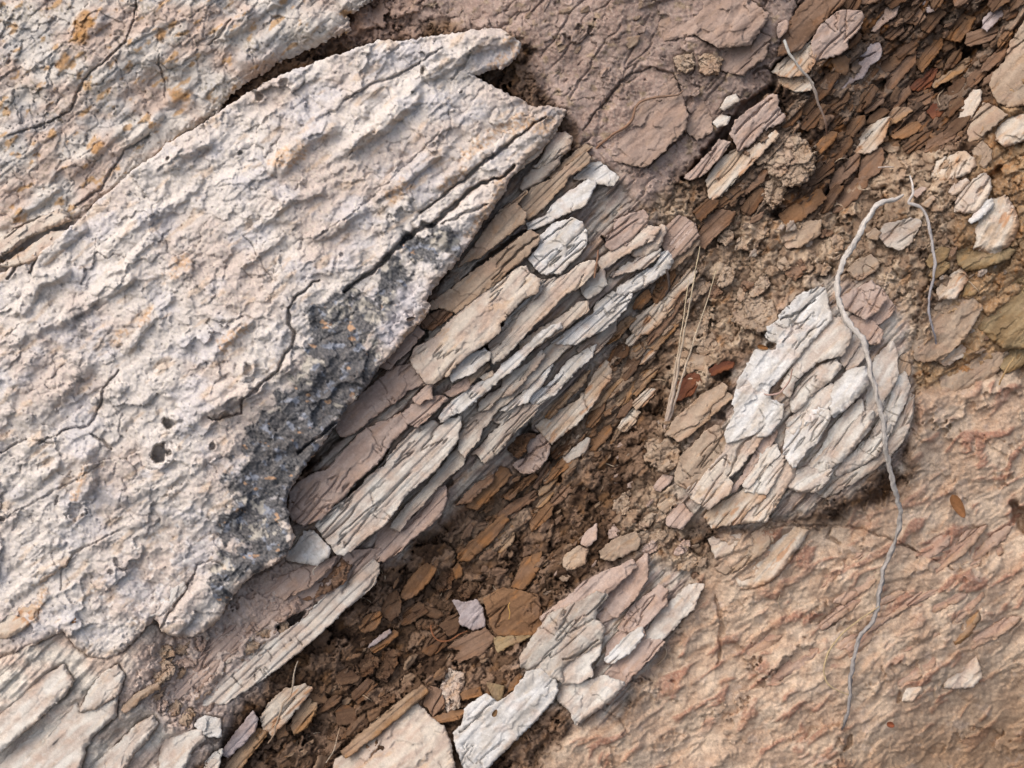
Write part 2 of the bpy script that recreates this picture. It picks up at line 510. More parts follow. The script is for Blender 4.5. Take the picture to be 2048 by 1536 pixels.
    for k in range(1, rows + 1):
        f = k / rows
        d = th * f
        layer = per(np.full(bx.shape, 1.0, f32) * (d / 7.0) + .37, ss / 60, seed + 70) * 2.4 + fbm(bx / 12, by / 12 + d / 9, seed + 71, 2) * 1.8
        und = layer + 0.16 * d + 1.2
        vx.append(bx + GX * und); vy.append(by + GY * und); vh.append(bh - d)
        vc.append(bc * (0.97 + .10 * per(ss / 40, np.full(bx.shape, d / 6, f32), seed + 73))[:, None])
        cur = np.full(N, -1, np.int64); cur[bv] = base_i + np.arange(len(bv))
        faces.append(np.stack([be[:, 1] if k == 1 else lastmap[be[:, 1]], be[:, 0] if k == 1 else lastmap[be[:, 0]], cur[be[:, 0]], cur[be[:, 1]]], 1))
        lastmap = cur; base_i += len(bv)
    # closed underside: fan to a centre that lies inside the stone
    vx.append(np.array([float(bx.mean())])); vy.append(np.array([float(by.mean())])); vh.append(np.array([float(np.mean(bh)) - th])); vc.append(Cf.mean(0)[None])
    ci = base_i
    tri = np.stack([lastmap[be[:, 1]], lastmap[be[:, 0]], np.full(len(be), ci)], 1)
    faces.append(tri)
    vert = P(np.concatenate(vx), np.concatenate(vy), np.concatenate(vh))
    # origin at the piece's own place
    org = P(np.array([cx]), np.array([cy]), np.array([float(np.mean(Hf)) - th]))[0]
    me = make_mesh(name, vert - org, faces, np.concatenate(vc), mat or MAT_ROCK)
    o = add(name, me, label, cat, group)
    o.location = Vector(org)
    if sink:
        GR_COVER.append((poly, th))
    return o

def tube(pts, radii, seed=0, sides=9, step=3.0, rough=.12):
    """pts (x, y, w) -> verts, faces of a knotty tapering root"""
    p = np.asarray(pts, float)
    # Catmull-Rom
    q = []; rr = []
    n = len(p)
    for i in range(n - 1):
        a = p[max(i - 1, 0)]; b = p[i]; c = p[i + 1]; d = p[min(i + 2, n - 1)]
        m = max(2, int(np.linalg.norm(c[:2] - b[:2]) / step))
        for k in range(m):
            u = k / m
            q.append(.5 * ((2 * b) + (-a + c) * u + (2 * a - 5 * b + 4 * c - d) * u * u + (-a + 3 * b - 3 * c + d) * u ** 3))
            rr.append(radii[i] * (1 - u) + radii[i + 1] * u)
    q.append(p[-1]); rr.append(radii[-1])
    q = np.array(q); rr = np.array(rr)
    L = np.arange(len(q)) * step
    q[:, 0] += rr * (.8 * per(L / 30, L * 0, seed) + .35 * per(L / 11, L * 0, seed + 1)); q[:, 1] += .5 * rr * per(L / 22, L * 0 + 5, seed)
    rr = rr * (1 + .22 * per(L / 26, L * 0 + 9, seed + 2) + .30 * np.clip(per(L / 13, L * 0 + 3, seed + 3) - .35, 0, 1))
    wp = P(q[:, 0], q[:, 1], q[:, 2])
    tg = np.gradient(wp, axis=0); tg /= np.linalg.norm(tg, axis=1)[:, None] + 1e-12
    nrm = np.cross(tg, W); nrm /= np.linalg.norm(nrm, axis=1)[:, None] + 1e-12
    bn = np.cross(tg, nrm)
    vs = []
    for k in range(sides):
        a = 2 * math.pi * k / sides
        r = rr * (1 + rough * per(L / 9, np.full(len(L), k * .9), seed + 4) * 2 + rough * per(L / 30, np.full(len(L), k * .5), seed + 5) * 2) * S
        vs.append(wp + (nrm * math.cos(a) + bn * math.sin(a)) * r[:, None])
    vs = np.stack(vs, 1).reshape(-1, 3)
    m = len(q)
    i, k = np.meshgrid(np.arange(m - 1), np.arange(sides), indexing='ij')
    i = i.ravel(); k = k.ravel(); k2 = (k + 1) % sides
    f = np.stack([i * sides + k, i * sides + k2, (i + 1) * sides + k2, (i + 1) * sides + k], 1)
    f0 = np.arange(sides)[None]; f1 = ((m - 1) * sides + np.arange(sides))[None, ::-1]
    return vs, [f, f0, f1], np.repeat(L, sides), np.tile(np.arange(sides), m)

def stem(name, pts, radii, c0, c1, label, cat, seed=1, group=None, sides=9, rough=.12, step=3.0):
    vs, fs, L, k = tube(pts, radii, seed, sides, step, rough)
    m = sst(-.4, .4, fbm(L / 30, k * .8, seed + 8, 3))
    pos = L / max(L.max(), 1)
    a = np.asarray(c0[0]) if isinstance(c0[0], tuple) else np.asarray(c0); 
    cA = C3(c0)[None] * (1 - pos[:, None]) + C3(c1)[None] * pos[:, None]
    c = cA * (1 - .25 * m[:, None])
    org = vs.mean(0)
    me = make_mesh(name, vs - org, fs, c, MAT_WOOD)
    o = add(name, me, label, cat, group); o.location = Vector(org)
    return o
# ------------------------------------------------------------------ the big slabs (large things first)
def region_noise(x, y, pts, r, seed, n=.6, sc=60):
    """soft blob following a polyline"""
    d, _ = dist_line(x, y, pts)
    return 1 - sst(r * .35, r * 1.25, d + n * r * fbm(x / sc, y / sc, seed, 4))

BIG_TOP = Surf([(0, 560, 150), (100, 470, 138), (330, 330, 152), (560, 160, 142), (700, 110, 145), (850, 90, 140), (1000, 90, 128),
    (1120, 235, 112), (1000, 200, 128), (900, 250, 150), (700, 250, 170), (500, 400, 178), (300, 550, 180), (100, 750, 165), (-200, 800, 150),
    (1010, 370, 160), (960, 430, 168), (870, 540, 176), (850, 610, 176), (780, 700, 178), (700, 800, 176), (600, 950, 165), (560, 1080, 150),
    (450, 1190, 135), (350, 1260, 118), (650, 650, 190), (500, 750, 195), (400, 900, 180), (300, 850, 178), (200, 1000, 160), (100, 1100, 140),
    (0, 1200, 122), (200, 1200, 128), (300, 1150, 136), (740, 470, 182), (850, 380, 168), (950, 300, 150), (-400, 1100, 130), (1060, 300, 120)], 75)

BIG_POLY = [(-420, 860), (-300, 640), (-60, 560), (12, 545), (50, 505), (90, 475), (140, 456), (186, 412), (222, 384), (262, 345), (322, 303), (335, 286), (385, 262), (440, 224),
    (500, 185), (560, 152), (640, 122), (700, 102), (760, 82), (800, 84), (860, 74), (920, 66), (975, 58), (1005, 60), (1040, 88), (1036, 112), (1015, 132), (965, 144), (945, 150),
    (968, 164), (1000, 182), (1040, 198), (1060, 215), (1100, 214), (1134, 220), (1122, 240), (1106, 262), (1085, 292), (1050, 320), (1022, 352), (1015, 362), (1012, 380), (990, 412),
    (968, 440), (945, 475), (920, 512), (880, 560), (850, 600), (862, 616), (845, 640), (815, 668), (790, 700), (758, 735), (735, 770), (705, 800), (680, 832), (650, 878), (610, 930), (578, 978),
    (572, 1010), (578, 1050), (590, 1078), (570, 1110), (548, 1130), (512, 1145), (478, 1172), (446, 1222), (425, 1250), (392, 1272), (352, 1274), (326, 1262), (310, 1235), (285, 1262),
    (250, 1300), (215, 1318), (175, 1312), (150, 1290), (128, 1262), (60, 1290), (-40, 1330), (-300, 1360), (-440, 1200)]

BIG_CRACKS = [
    ([(1030, 330), (1008, 352), (962, 366), (930, 388), (912, 410), (890, 425), (865, 452), (848, 448), (810, 480), (770, 520), (742, 545), (715, 560), (690, 582)], 4.6, 40),
    ([(1090, 232), (1050, 262), (1015, 290), (1002, 302), (960, 330), (946, 345), (915, 368), (870, 405), (840, 425)], 3.0, 26),
    ([(972, 408), (942, 424), (910, 436), (885, 448)], 2.4, 16),
    ([(640, 560), (622, 570), (592, 592), (578, 615), (576, 645), (590, 668), (585, 690), (565, 715), (556, 742), (530, 760), (505, 785), (485, 802), (480, 825), (440, 838), (418, 836)], 2.8, 22),
    ([(860, 680), (800, 735), (745, 790), (695, 830), (665, 850), (640, 872), (595, 905)], 3.0, 24),
    ([(15, 560), (40, 520), (80, 492), (120, 470)], 3, 16),
    ([(240, 740), (210, 770), (200, 812), (178, 850), (130, 860), (80, 885)], 2.4, 14),
    ([(180, 868), (205, 880), (222, 900)], 3, 14), ([(0, 1040), (60, 1010), (150, 960), (205, 925)], 1.6, 8),
    ([(690, 200), (740, 170), (800, 150), (860, 110), (885, 95)], 2.2, 13), ([(905, 160), (925, 135), (940, 105)], 2.2, 10),
    ([(705, 425), (745, 395), (790, 350), (840, 305), (880, 262)], 1.6, 7),
    ([(185, 415), (150, 440), (80, 500), (60, 545)], 3, 18),
    ([(640, 470), (700, 430), (742, 392)], 1.4, 7), ([(545, 560), (520, 520), (490, 470)], 1.3, 6),
    ([(388, 1150), (392, 1130), (420, 1122), (445, 1128)], 2.2, 12), ([(300, 1290), (330, 1240), (372, 1175), (388, 1150)], 3, 15),
    ([(120, 1180), (125, 1130), (150, 1105), (240, 1060)], 1.8, 9), ([(0, 905), (30, 890), (52, 880), (110, 888)], 2, 12),
]
RIDGES = [  # raised bars on the slab face: (line, half width, height)
    ([(560, 330), (600, 290), (660, 250)], 20, 13), ([(700, 300), (760, 250), (830, 190)], 20, 15), ([(760, 390), (840, 330), (880, 300)], 16, 12),
    ([(300, 440), (350, 410), (400, 360)], 12, 9), ([(60, 530), (110, 490), (160, 455)], 18, 12), ([(45, 620), (75, 560), (130, 545)], 17, 13),
    ([(130, 640), (180, 600), (250, 560)], 18, 12), ([(340, 330), (370, 300), (410, 285)], 17, 13), ([(430, 700), (470, 665), (495, 640)], 12, 9),
    ([(520, 450), (580, 400), (640, 380)], 13, 8), ([(620, 480), (680, 450), (720, 420)], 14, 9), ([(250, 700), (300, 640), (340, 600)], 12, 7),
    ([(880, 110), (930, 90), (1010, 75)], 24, 12), ([(790, 190), (850, 150), (920, 120)], 16, 10), ([(360, 850), (420, 800), (480, 780)], 30, 10),
    ([(60, 830), (110, 780), (160, 730)], 34, 11), ([(420, 830), (480, 790), (520, 770)], 16, 8), ([(0, 700), (50, 660), (110, 640)], 24, 9),
    ([(160, 905), (175, 940), (170, 975)], 24, 14), ([(610, 770), (630, 740), (650, 735)], 24, 10), ([(20, 1000), (100, 940), (180, 900)], 16, 7),
    ([(240, 1000), (330, 960), (400, 930)], 16, 6), ([(30, 1190), (80, 1150), (140, 1110)], 14, 8), ([(350, 1250), (420, 1180), (500, 1130)], 30, 9),
    ([(220, 490), (300, 420), (330, 380)], 12, 6), ([(450, 560), (520, 500), (560, 470)], 14, 6), ([(880, 370), (930, 330), (1000, 290)], 14, 7),
    ([(880, 480), (950, 410), (1000, 375)], 26, 8), ([(640, 330), (700, 290), (740, 260)], 10, 6), ([(200, 560), (260, 520), (310, 470)], 12, 7),
]
HOLES = [(318, 908, 19, 46), (338, 848, 13, 34), (424, 892, 7, 14), (150, 1022, 17, 12), (496, 738, 11, 14), (450, 186, 6, 10), (480, 305, 5, 12),
         (336, 318, 5, 12), (297, 242, 6, 10), (520, 195, 8, 12), (567, 165, 9, 10), (4, 1038, 6, 10), (848, 143, 7, 14), (922, 185, 4, 8), (825, 185, 3, 8), (245, 252, 5, 9)]

def big_extra(x, y, s, t, h):
    s2, t2 = ax(x, y, 38)
    for k, (pts, wid, hh) in enumerate(RIDGES):
        a = np.asarray(pts, f32)
        m = (x > a[:, 0].min() - 80) & (x < a[:, 0].max() + 80) & (y > a[:, 1].min() - 80) & (y < a[:, 1].max() + 80)
        xx, yy = x[m], y[m]
        d, pos = dist_line(xx + 7 * fbm(xx / 40, yy / 40, 500 + k, 3), yy + 7 * fbm(xx / 40, yy / 40, 540 + k, 3), pts)
        h[m] += hh * 1.15 * (1 - sst(.35 * wid, wid * 1.15, d)) * (.7 + .6 * sst(0, 1, 1 - np.abs(pos - .6)))
    # ribs: drooping ridges running along the beds, only in places
    r = fbm(s2 / 100 + .25 * fbm(x / 90, y / 90, 611, 2), t2 / 27, 612, 3)
    g = sst(-.15, .45, fbm(x / 210, y / 210, 615, 2))
    h += (.6 + 2.0 * g) * r
    saw, lev, fr = lam(s2, t2, 46, 150, 618, 1.3)
    h += 1.6 * saw * sst(.0, .4, fbm(x / 170, y / 150, 620, 2))
    # flaking plates with scalloped rims
    fc, idv, e = facets(s2 + 40 * fbm(x / 60, y / 60, 623, 3), t2 + 30 * fbm(x / 60, y / 60, 624, 3), 120, 84, 9, 8, 0, .03, 622)
    h += fc - 5.0 * np.exp(-(e / .03) ** 2) * sst(.0, .3, fbm(x / 150, y / 150, 626, 2))
    # small pits
    p1, _, pid = worley(x / 15, y / 15, 630)
    h -= 5.0 * (1 - sst(.05, .16, p1)) * (pid > .70)
    h += 6.5 * fbm(x / 75, y / 62, 637, 3) + 3.4 * fbm(x / 40, y / 36, 632, 5, .62) + 2.0 * fbm(x / 15, y / 14, 634, 3) + 1.0 * fbm(x / 8, y / 8, 633, 3)
    # crusty nodules
    q1, _, qid = worley(x / 36 + .4 * fbm(x / 20, y / 20, 641, 2), y / 28, 640)
    h += 4.5 * np.sqrt(np.clip(1 - (q1 / .5) ** 2, 0, 1)) * (qid > .62)
    for (a, b, r_, dp) in HOLES:
        m = (np.abs(x - a) < r_ * 3) & (np.abs(y - b) < r_ * 3)
        dd = np.sqrt((x[m] - a) ** 2 + (y[m] - b) ** 2) * (1 + .55 * fbm(x[m] / 14, y[m] / 14, 650, 4))
        h[m] += 4 * np.exp(-((dd - r_ * 1.25) / (r_ * .35)) ** 2) - dp * (1 - sst(r_ * .68, r_ * 1.02, dd))
    # nodular crust inside the lichen
    return h

LICHEN = [([(900, 480), (862, 492), (835, 505)], 38), ([(790, 545), (785, 580), (770, 620)], 30), ([(770, 640), (700, 620), (640, 625)], 36), ([(720, 660), (660, 680), (640, 740), (650, 790)], 48),
          ([(720, 730), (690, 770), (640, 830), (590, 880)], 50), ([(600, 790), (560, 840), (520, 880)], 38), ([(560, 880), (520, 930), (495, 980)], 46),
          ([(600, 910), (560, 960), (500, 1000)], 42), ([(560, 1020), (520, 1060), (480, 1050)], 40), ([(545, 1080), (510, 1110), (470, 1130)], 34), ([(470, 1140), (430, 1160), (440, 1190)], 22),
          ([(760, 375), (745, 400)], 26), ([(400, 540), (380, 560), (420, 590)], 24), ([(150, 640), (160, 700), (150, 760)], 30), ([(770, 300), (790, 330)], 20), ([(430, 1020), (400, 1080)], 22), ([(205, 800), (190, 770)], 24)]
DARKL = [0, 1, 2, 3, 4, 5, 6, 7, 8, 9, 10]

def big_paint(x, y, s, t, c, h, sdc):
    s2, t2 = ax(x, y, 38)
    warm = sst(-.35, .45, fbm(x / 190, y / 150, 700, 4))
    c = mix(np.broadcast_to(C3((212, 202, 190)), c.shape), np.broadcast_to(C3((200, 184, 170)), c.shape), warm)
    g = sst(.05, .45, fbm(x / 110, y / 80, 703, 4))
    c = mix(c, np.broadcast_to(C3((200, 194, 190)), c.shape), g * .7)
    o = sst(.30, .55, fbm(s2 / 75, t2 / 22, 706, 4)) * .6
    c = mix(c, np.broadcast_to(C3((200, 168, 132)), c.shape), o * .7)
    for (pts, r) in [([(560, 325), (600, 300)], 22), ([(250, 660), (225, 690)], 10), ([(345, 545), (370, 520)], 16), ([(300, 620), (280, 650)], 9), ([(490, 655), (440, 695)], 14),
                     ([(930, 310), (1000, 260), (1060, 240)], 16), ([(930, 340), (880, 380)], 10), ([(1100, 240), (1080, 262)], 14), ([(780, 395), (810, 375)], 16),
                     ([(1005, 365), (985, 410), (940, 470)], 13), ([(850, 625), (800, 690)], 9), ([(90, 1180), (70, 1230)], 12), ([(1020, 80), (1030, 110), (990, 130)], 14),
                     ([(150, 1000), (170, 940)], 9), ([(110, 470), (60, 510)], 10), ([(620, 885), (590, 905)], 12), ([(700, 760), (720, 745)], 6), ([(655, 825), (640, 840)], 7)]:
        k = region_noise(x, y, pts, r, 710 + int(pts[0][0]), 1.0, 22) * sst(-.5, .2, fbm(x / 7, y / 7, 711, 3))
        c = mix(c, np.broadcast_to(C3((196, 150, 100)), c.shape), .6 * k)
    # fine speckle of the crust
    sp = sst(.25, .6, fbm(x / 4.2, y / 4.2, 720, 3))
    c = mix(c, c * .62, sp * .5)
    sp = sst(.2, .6, fbm(x / 6, y / 5, 721, 3))
    c = mix(c, np.broadcast_to(C3((222, 212, 190)), c.shape), sp * .45)
    # greenish grey growth spread over the left and top parts
    gr = sst(.10, .5, fbm(x / 70, y / 55, 724, 5)) * sst(-.05, .45, fbm(x / 6, y / 6, 725, 3))
    c = mix(c, np.broadcast_to(C3((150, 138, 120)), c.shape), .4 * gr)
    # black and blue-grey lichen
    L = np.zeros(x.shape, f32)
    for i, (pts, r) in enumerate(LICHEN):
        k = region_noise(x, y, pts, r * 1.02, 730 + i, .9, 36)
        L = np.maximum(L, k * (1.0 if i in DARKL else .3))
    spk = fbm(x / 5.0, y / 5.0, 760, 3) * .35 + fbm(x / 30, y / 24, 761, 4, .6) * 1.1
    c = mix(c, np.broadcast_to(C3((134, 134, 136)), c.shape), .5 * sst(.25, .75, L + .25 * fbm(x / 12, y / 12, 785, 3)))
    dk = (.72 + .28 * sst(-.4, .3, fbm(x / 4.5, y / 4.5, 784, 3))) * sst(-.22, .28, spk + 1.6 * (L - .42)) * sst(.08, .38, L)
    c = mix(c, np.broadcast_to(C3((78, 78, 78)), c.shape), .92 * dk)
    bl = sst(.25, .5, fbm(x / 26 + 3, y / 22, 763, 4, .6)) * sst(.4, .7, L)
    c = mix(c, np.broadcast_to(C3((170, 174, 182)), c.shape), .6 * bl)
    ob = sst(.58, .66, fbm(x / 30 + 9, y / 22, 766, 3)) * sst(.4, .7, L)
    c = mix(c, np.broadcast_to(C3((198, 158, 122)), c.shape), .8 * ob)
    q1, _, qid = worley(x / 52 + .6 * fbm(x / 22, y / 22, 781, 3), y / 44 + .5 * fbm(x / 22, y / 22, 782, 3), 780)
    isl = (1 - sst(.22, .46, q1 + .12 * fbm(x / 6, y / 6, 783, 3))) * (qid > .62) * sst(.3, .6, L)
    c = mix(c, np.broadcast_to(C3((204, 194, 176)), c.shape), .75 * isl)
    wp = region_noise(x, y, [(815, 600), (800, 640), (780, 665)], 30, 770, .5, 25)
    c = mix(c, np.broadcast_to(C3((208, 200, 196)), c.shape), .75 * wp)
    # white crusty blots low on the slab
    wb = sst(.42, .52, fbm(x / 14, y / 12, 775, 3)) * region_noise(x, y, [(300, 1080), (420, 1030), (300, 1190), (180, 1230), (230, 1260)], 80, 776)
    c = mix(c, np.broadcast_to(C3((224, 218, 208)), c.shape), .7 * wb)
    # the broken edge is cleaner and warmer
    ed = (1 - np.clip(sdc / 20, 0, 1)) * sst(-60, 60, (x - 560) + (y - 700)) * (1 - .8 * sst(.2, .6, L))
    c = mix(c, np.broadcast_to(C3((188, 160, 134)), c.shape), .55 * ed * (1 - .6 * dk))
    return c

plate('limestone_slab', BIG_POLY, 'cream', 'lump', 0, 105, 'huge pale pitted slab with a band of black and blue-grey lichen along its broken edge',
      ang=40, jag=3.4, bevel=11, bdrop=13, res=2.0, cracks=BIG_CRACKS, top=BIG_TOP, paint=big_paint, extra=big_extra, seed=91)

UL_TOP = Surf([(0, 0, 150), (300, 0, 150), (500, 60, 140), (700, 40, 110), (640, 110, 95), (520, 170, 100), (430, 230, 112), (330, 290, 108), (200, 380, 112),
    (200, 300, 140), (0, 300, 145), (0, 500, 112), (100, 150, 158), (-300, 200, 150), (800, 30, 95)], 80)
def ul_extra(x, y, s, t, h):
    s2, t2 = ax(x, y, 42)
    for k, (pts, wid, hh) in enumerate([([(345, 200), (360, 180), (375, 200)], 16, 12), ([(150, 330), (220, 270), (300, 250)], 22, 12), ([(450, 60), (500, 30), (560, -10)], 20, 14),
            ([(500, 120), (560, 60), (620, 40)], 30, 14), ([(20, 480), (60, 450), (120, 430)], 18, 14), ([(0, 450), (60, 410), (110, 380)], 14, 12), ([(250, 100), (300, 110), (340, 140)], 30, 10),
            ([(160, 60), (190, 40)], 24, 10), ([(230, 300), (270, 280), (320, 230)], 12, 12)]):
        d, pos = dist_line(x + 7 * fbm(x / 40, y / 40, 800 + k, 3), y + 7 * fbm(x / 40, y / 40, 840 + k, 3), pts)
        h = h + hh * (1 - sst(.3 * wid, wid * 1.2, d))
    r = fbm(s2 / 90, t2 / 24, 812, 3)
    h = h + 4 * r
    saw, lev, fr = lam(s2, t2, 50, 170, 818, .9)
    h = h + 4 * saw * sst(-.1, .3, fbm(x / 150, y / 150, 819, 2))
    f1, f2, idv = worley(s2 / 80 + .5 * fbm(x / 60, y / 60, 823, 3), t2 / 55 + .5 * fbm(x / 60, y / 60, 824, 3), 822)
    h = h + 6 * idv - 4 * np.exp(-((f2 - f1) / .04) ** 2)
    p1, _, pid = worley(x / 13, y / 13, 830)
    h = h - 5 * (1 - sst(.06, .2, p1)) * (pid > .72)
    return h + 2.8 * fbm(x / 34, y / 26, 832, 5, .55) + 1.0 * fbm(x / 8, y / 8, 833, 3)
def ul_paint(x, y, s, t, c, h, sdc):
    s2, t2 = ax(x, y, 42)
    c = mix(np.broadcast_to(C3((208, 198, 184)), c.shape), np.broadcast_to(C3((200, 178, 160)), c.shape), sst(-.3, .4, fbm(x / 120, y / 90, 850, 4)))
    c = mix(c, np.broadcast_to(C3((190, 186, 180)), c.shape), .6 * sst(.1, .5, fbm(x / 100, y / 70, 852, 4)))
    c = mix(c, np.broadcast_to(C3((188, 142, 82)), c.shape), .7 * sst(.32, .55, fbm(s2 / 40, t2 / 18, 853, 4)))
    for (pts, r) in [([(170, 40), (160, 70)], 20), ([(320, 75), (325, 70)], 12), ([(130, 115), (120, 130)], 12), ([(350, 190), (370, 190)], 14), ([(190, 300), (200, 290)], 9)]:
        c = mix(c, np.broadcast_to(C3((178, 128, 66)), c.shape), .8 * region_noise(x, y, pts, r, 860, .6, 18))
    gr = sst(.0, .5, fbm(x / 60, y / 50, 864, 5)) * sst(-.1, .4, fbm(x / 6, y / 6, 865, 3))
    c = mix(c, np.broadcast_to(C3((118, 108, 84)), c.shape), .6 * gr)
    c = mix(c, c * .65, .45 * sst(.25, .6, fbm(x / 4.2, y / 4.2, 866, 3)))
    return c
plate('limestone_slab', [(-430, 640), (-200, 660), (-20, 575), (10, 555), (60, 515), (100, 485), (150, 462), (190, 425), (215, 396), (262, 362), (300, 334), (330, 300), (352, 276), (395, 252), (440, 214),
       (480, 172), (520, 150), (570, 118), (640, 88), (700, 62), (690, 30), (745, 0), (760, -80), (600, -380), (-200, -420), (-460, 0)], 'pale', 'lump', 0, 90,
      'rough pale upper-left slab with ochre patches behind the huge lichened slab', ang=42, jag=6, bevel=26, bdrop=22, res=2.0,
      cracks=[([(270, 0), (268, 40), (250, 85), (200, 130), (165, 160), (150, 200), (140, 225), (70, 255), (20, 270)], 2.0, 12), ([(320, 110), (318, 130), (330, 170), (330, 200)], 1.8, 9),
              ([(0, 480), (50, 450), (110, 425)], 3, 16), ([(460, 40), (440, 70), (420, 90)], 3, 12), ([(150, 410), (200, 380), (250, 300), (300, 270)], 2.4, 12)],
      top=UL_TOP, paint=ul_paint, extra=ul_extra, seed=92)
# ------------------------------------------------------------------ traced plates: tile origin and scale, then the outline
T4 = 400 / 2048; T7 = 700 / 2048; T5 = 500 / 2048
TILE = {'A': (800, 240, T4), 'B': (1040, 400, T4), 'C': (780, 500, T4), 'D': (560, 740, T4), 'E': (860, 740, T4), 'F': (480, 1000, T4),
        'G': (1440, 560, T4), 'H': (1300, 740, T4), 'I': (1350, 0, T4), 'J': (1648, 0, T4), 'K': (1648, 260, T4), 'L': (400, 1236, T4),
        'M': (850, 1080, T5), 'P': (680, 1011, T7), 'Q': (1348, 1011, T7), 'R': (1348, 500, T7), 'T': (0, 0, T7), 'X': (0, 500, T7), 'W': (0, 1011, T7), 'Z': (0, 0, 1)}
def TP(tile, flat):
    x0, y0, k = TILE[tile]
    return [(x0 + flat[i] * k, y0 + flat[i + 1] * k) for i in range(0, len(flat), 2)]

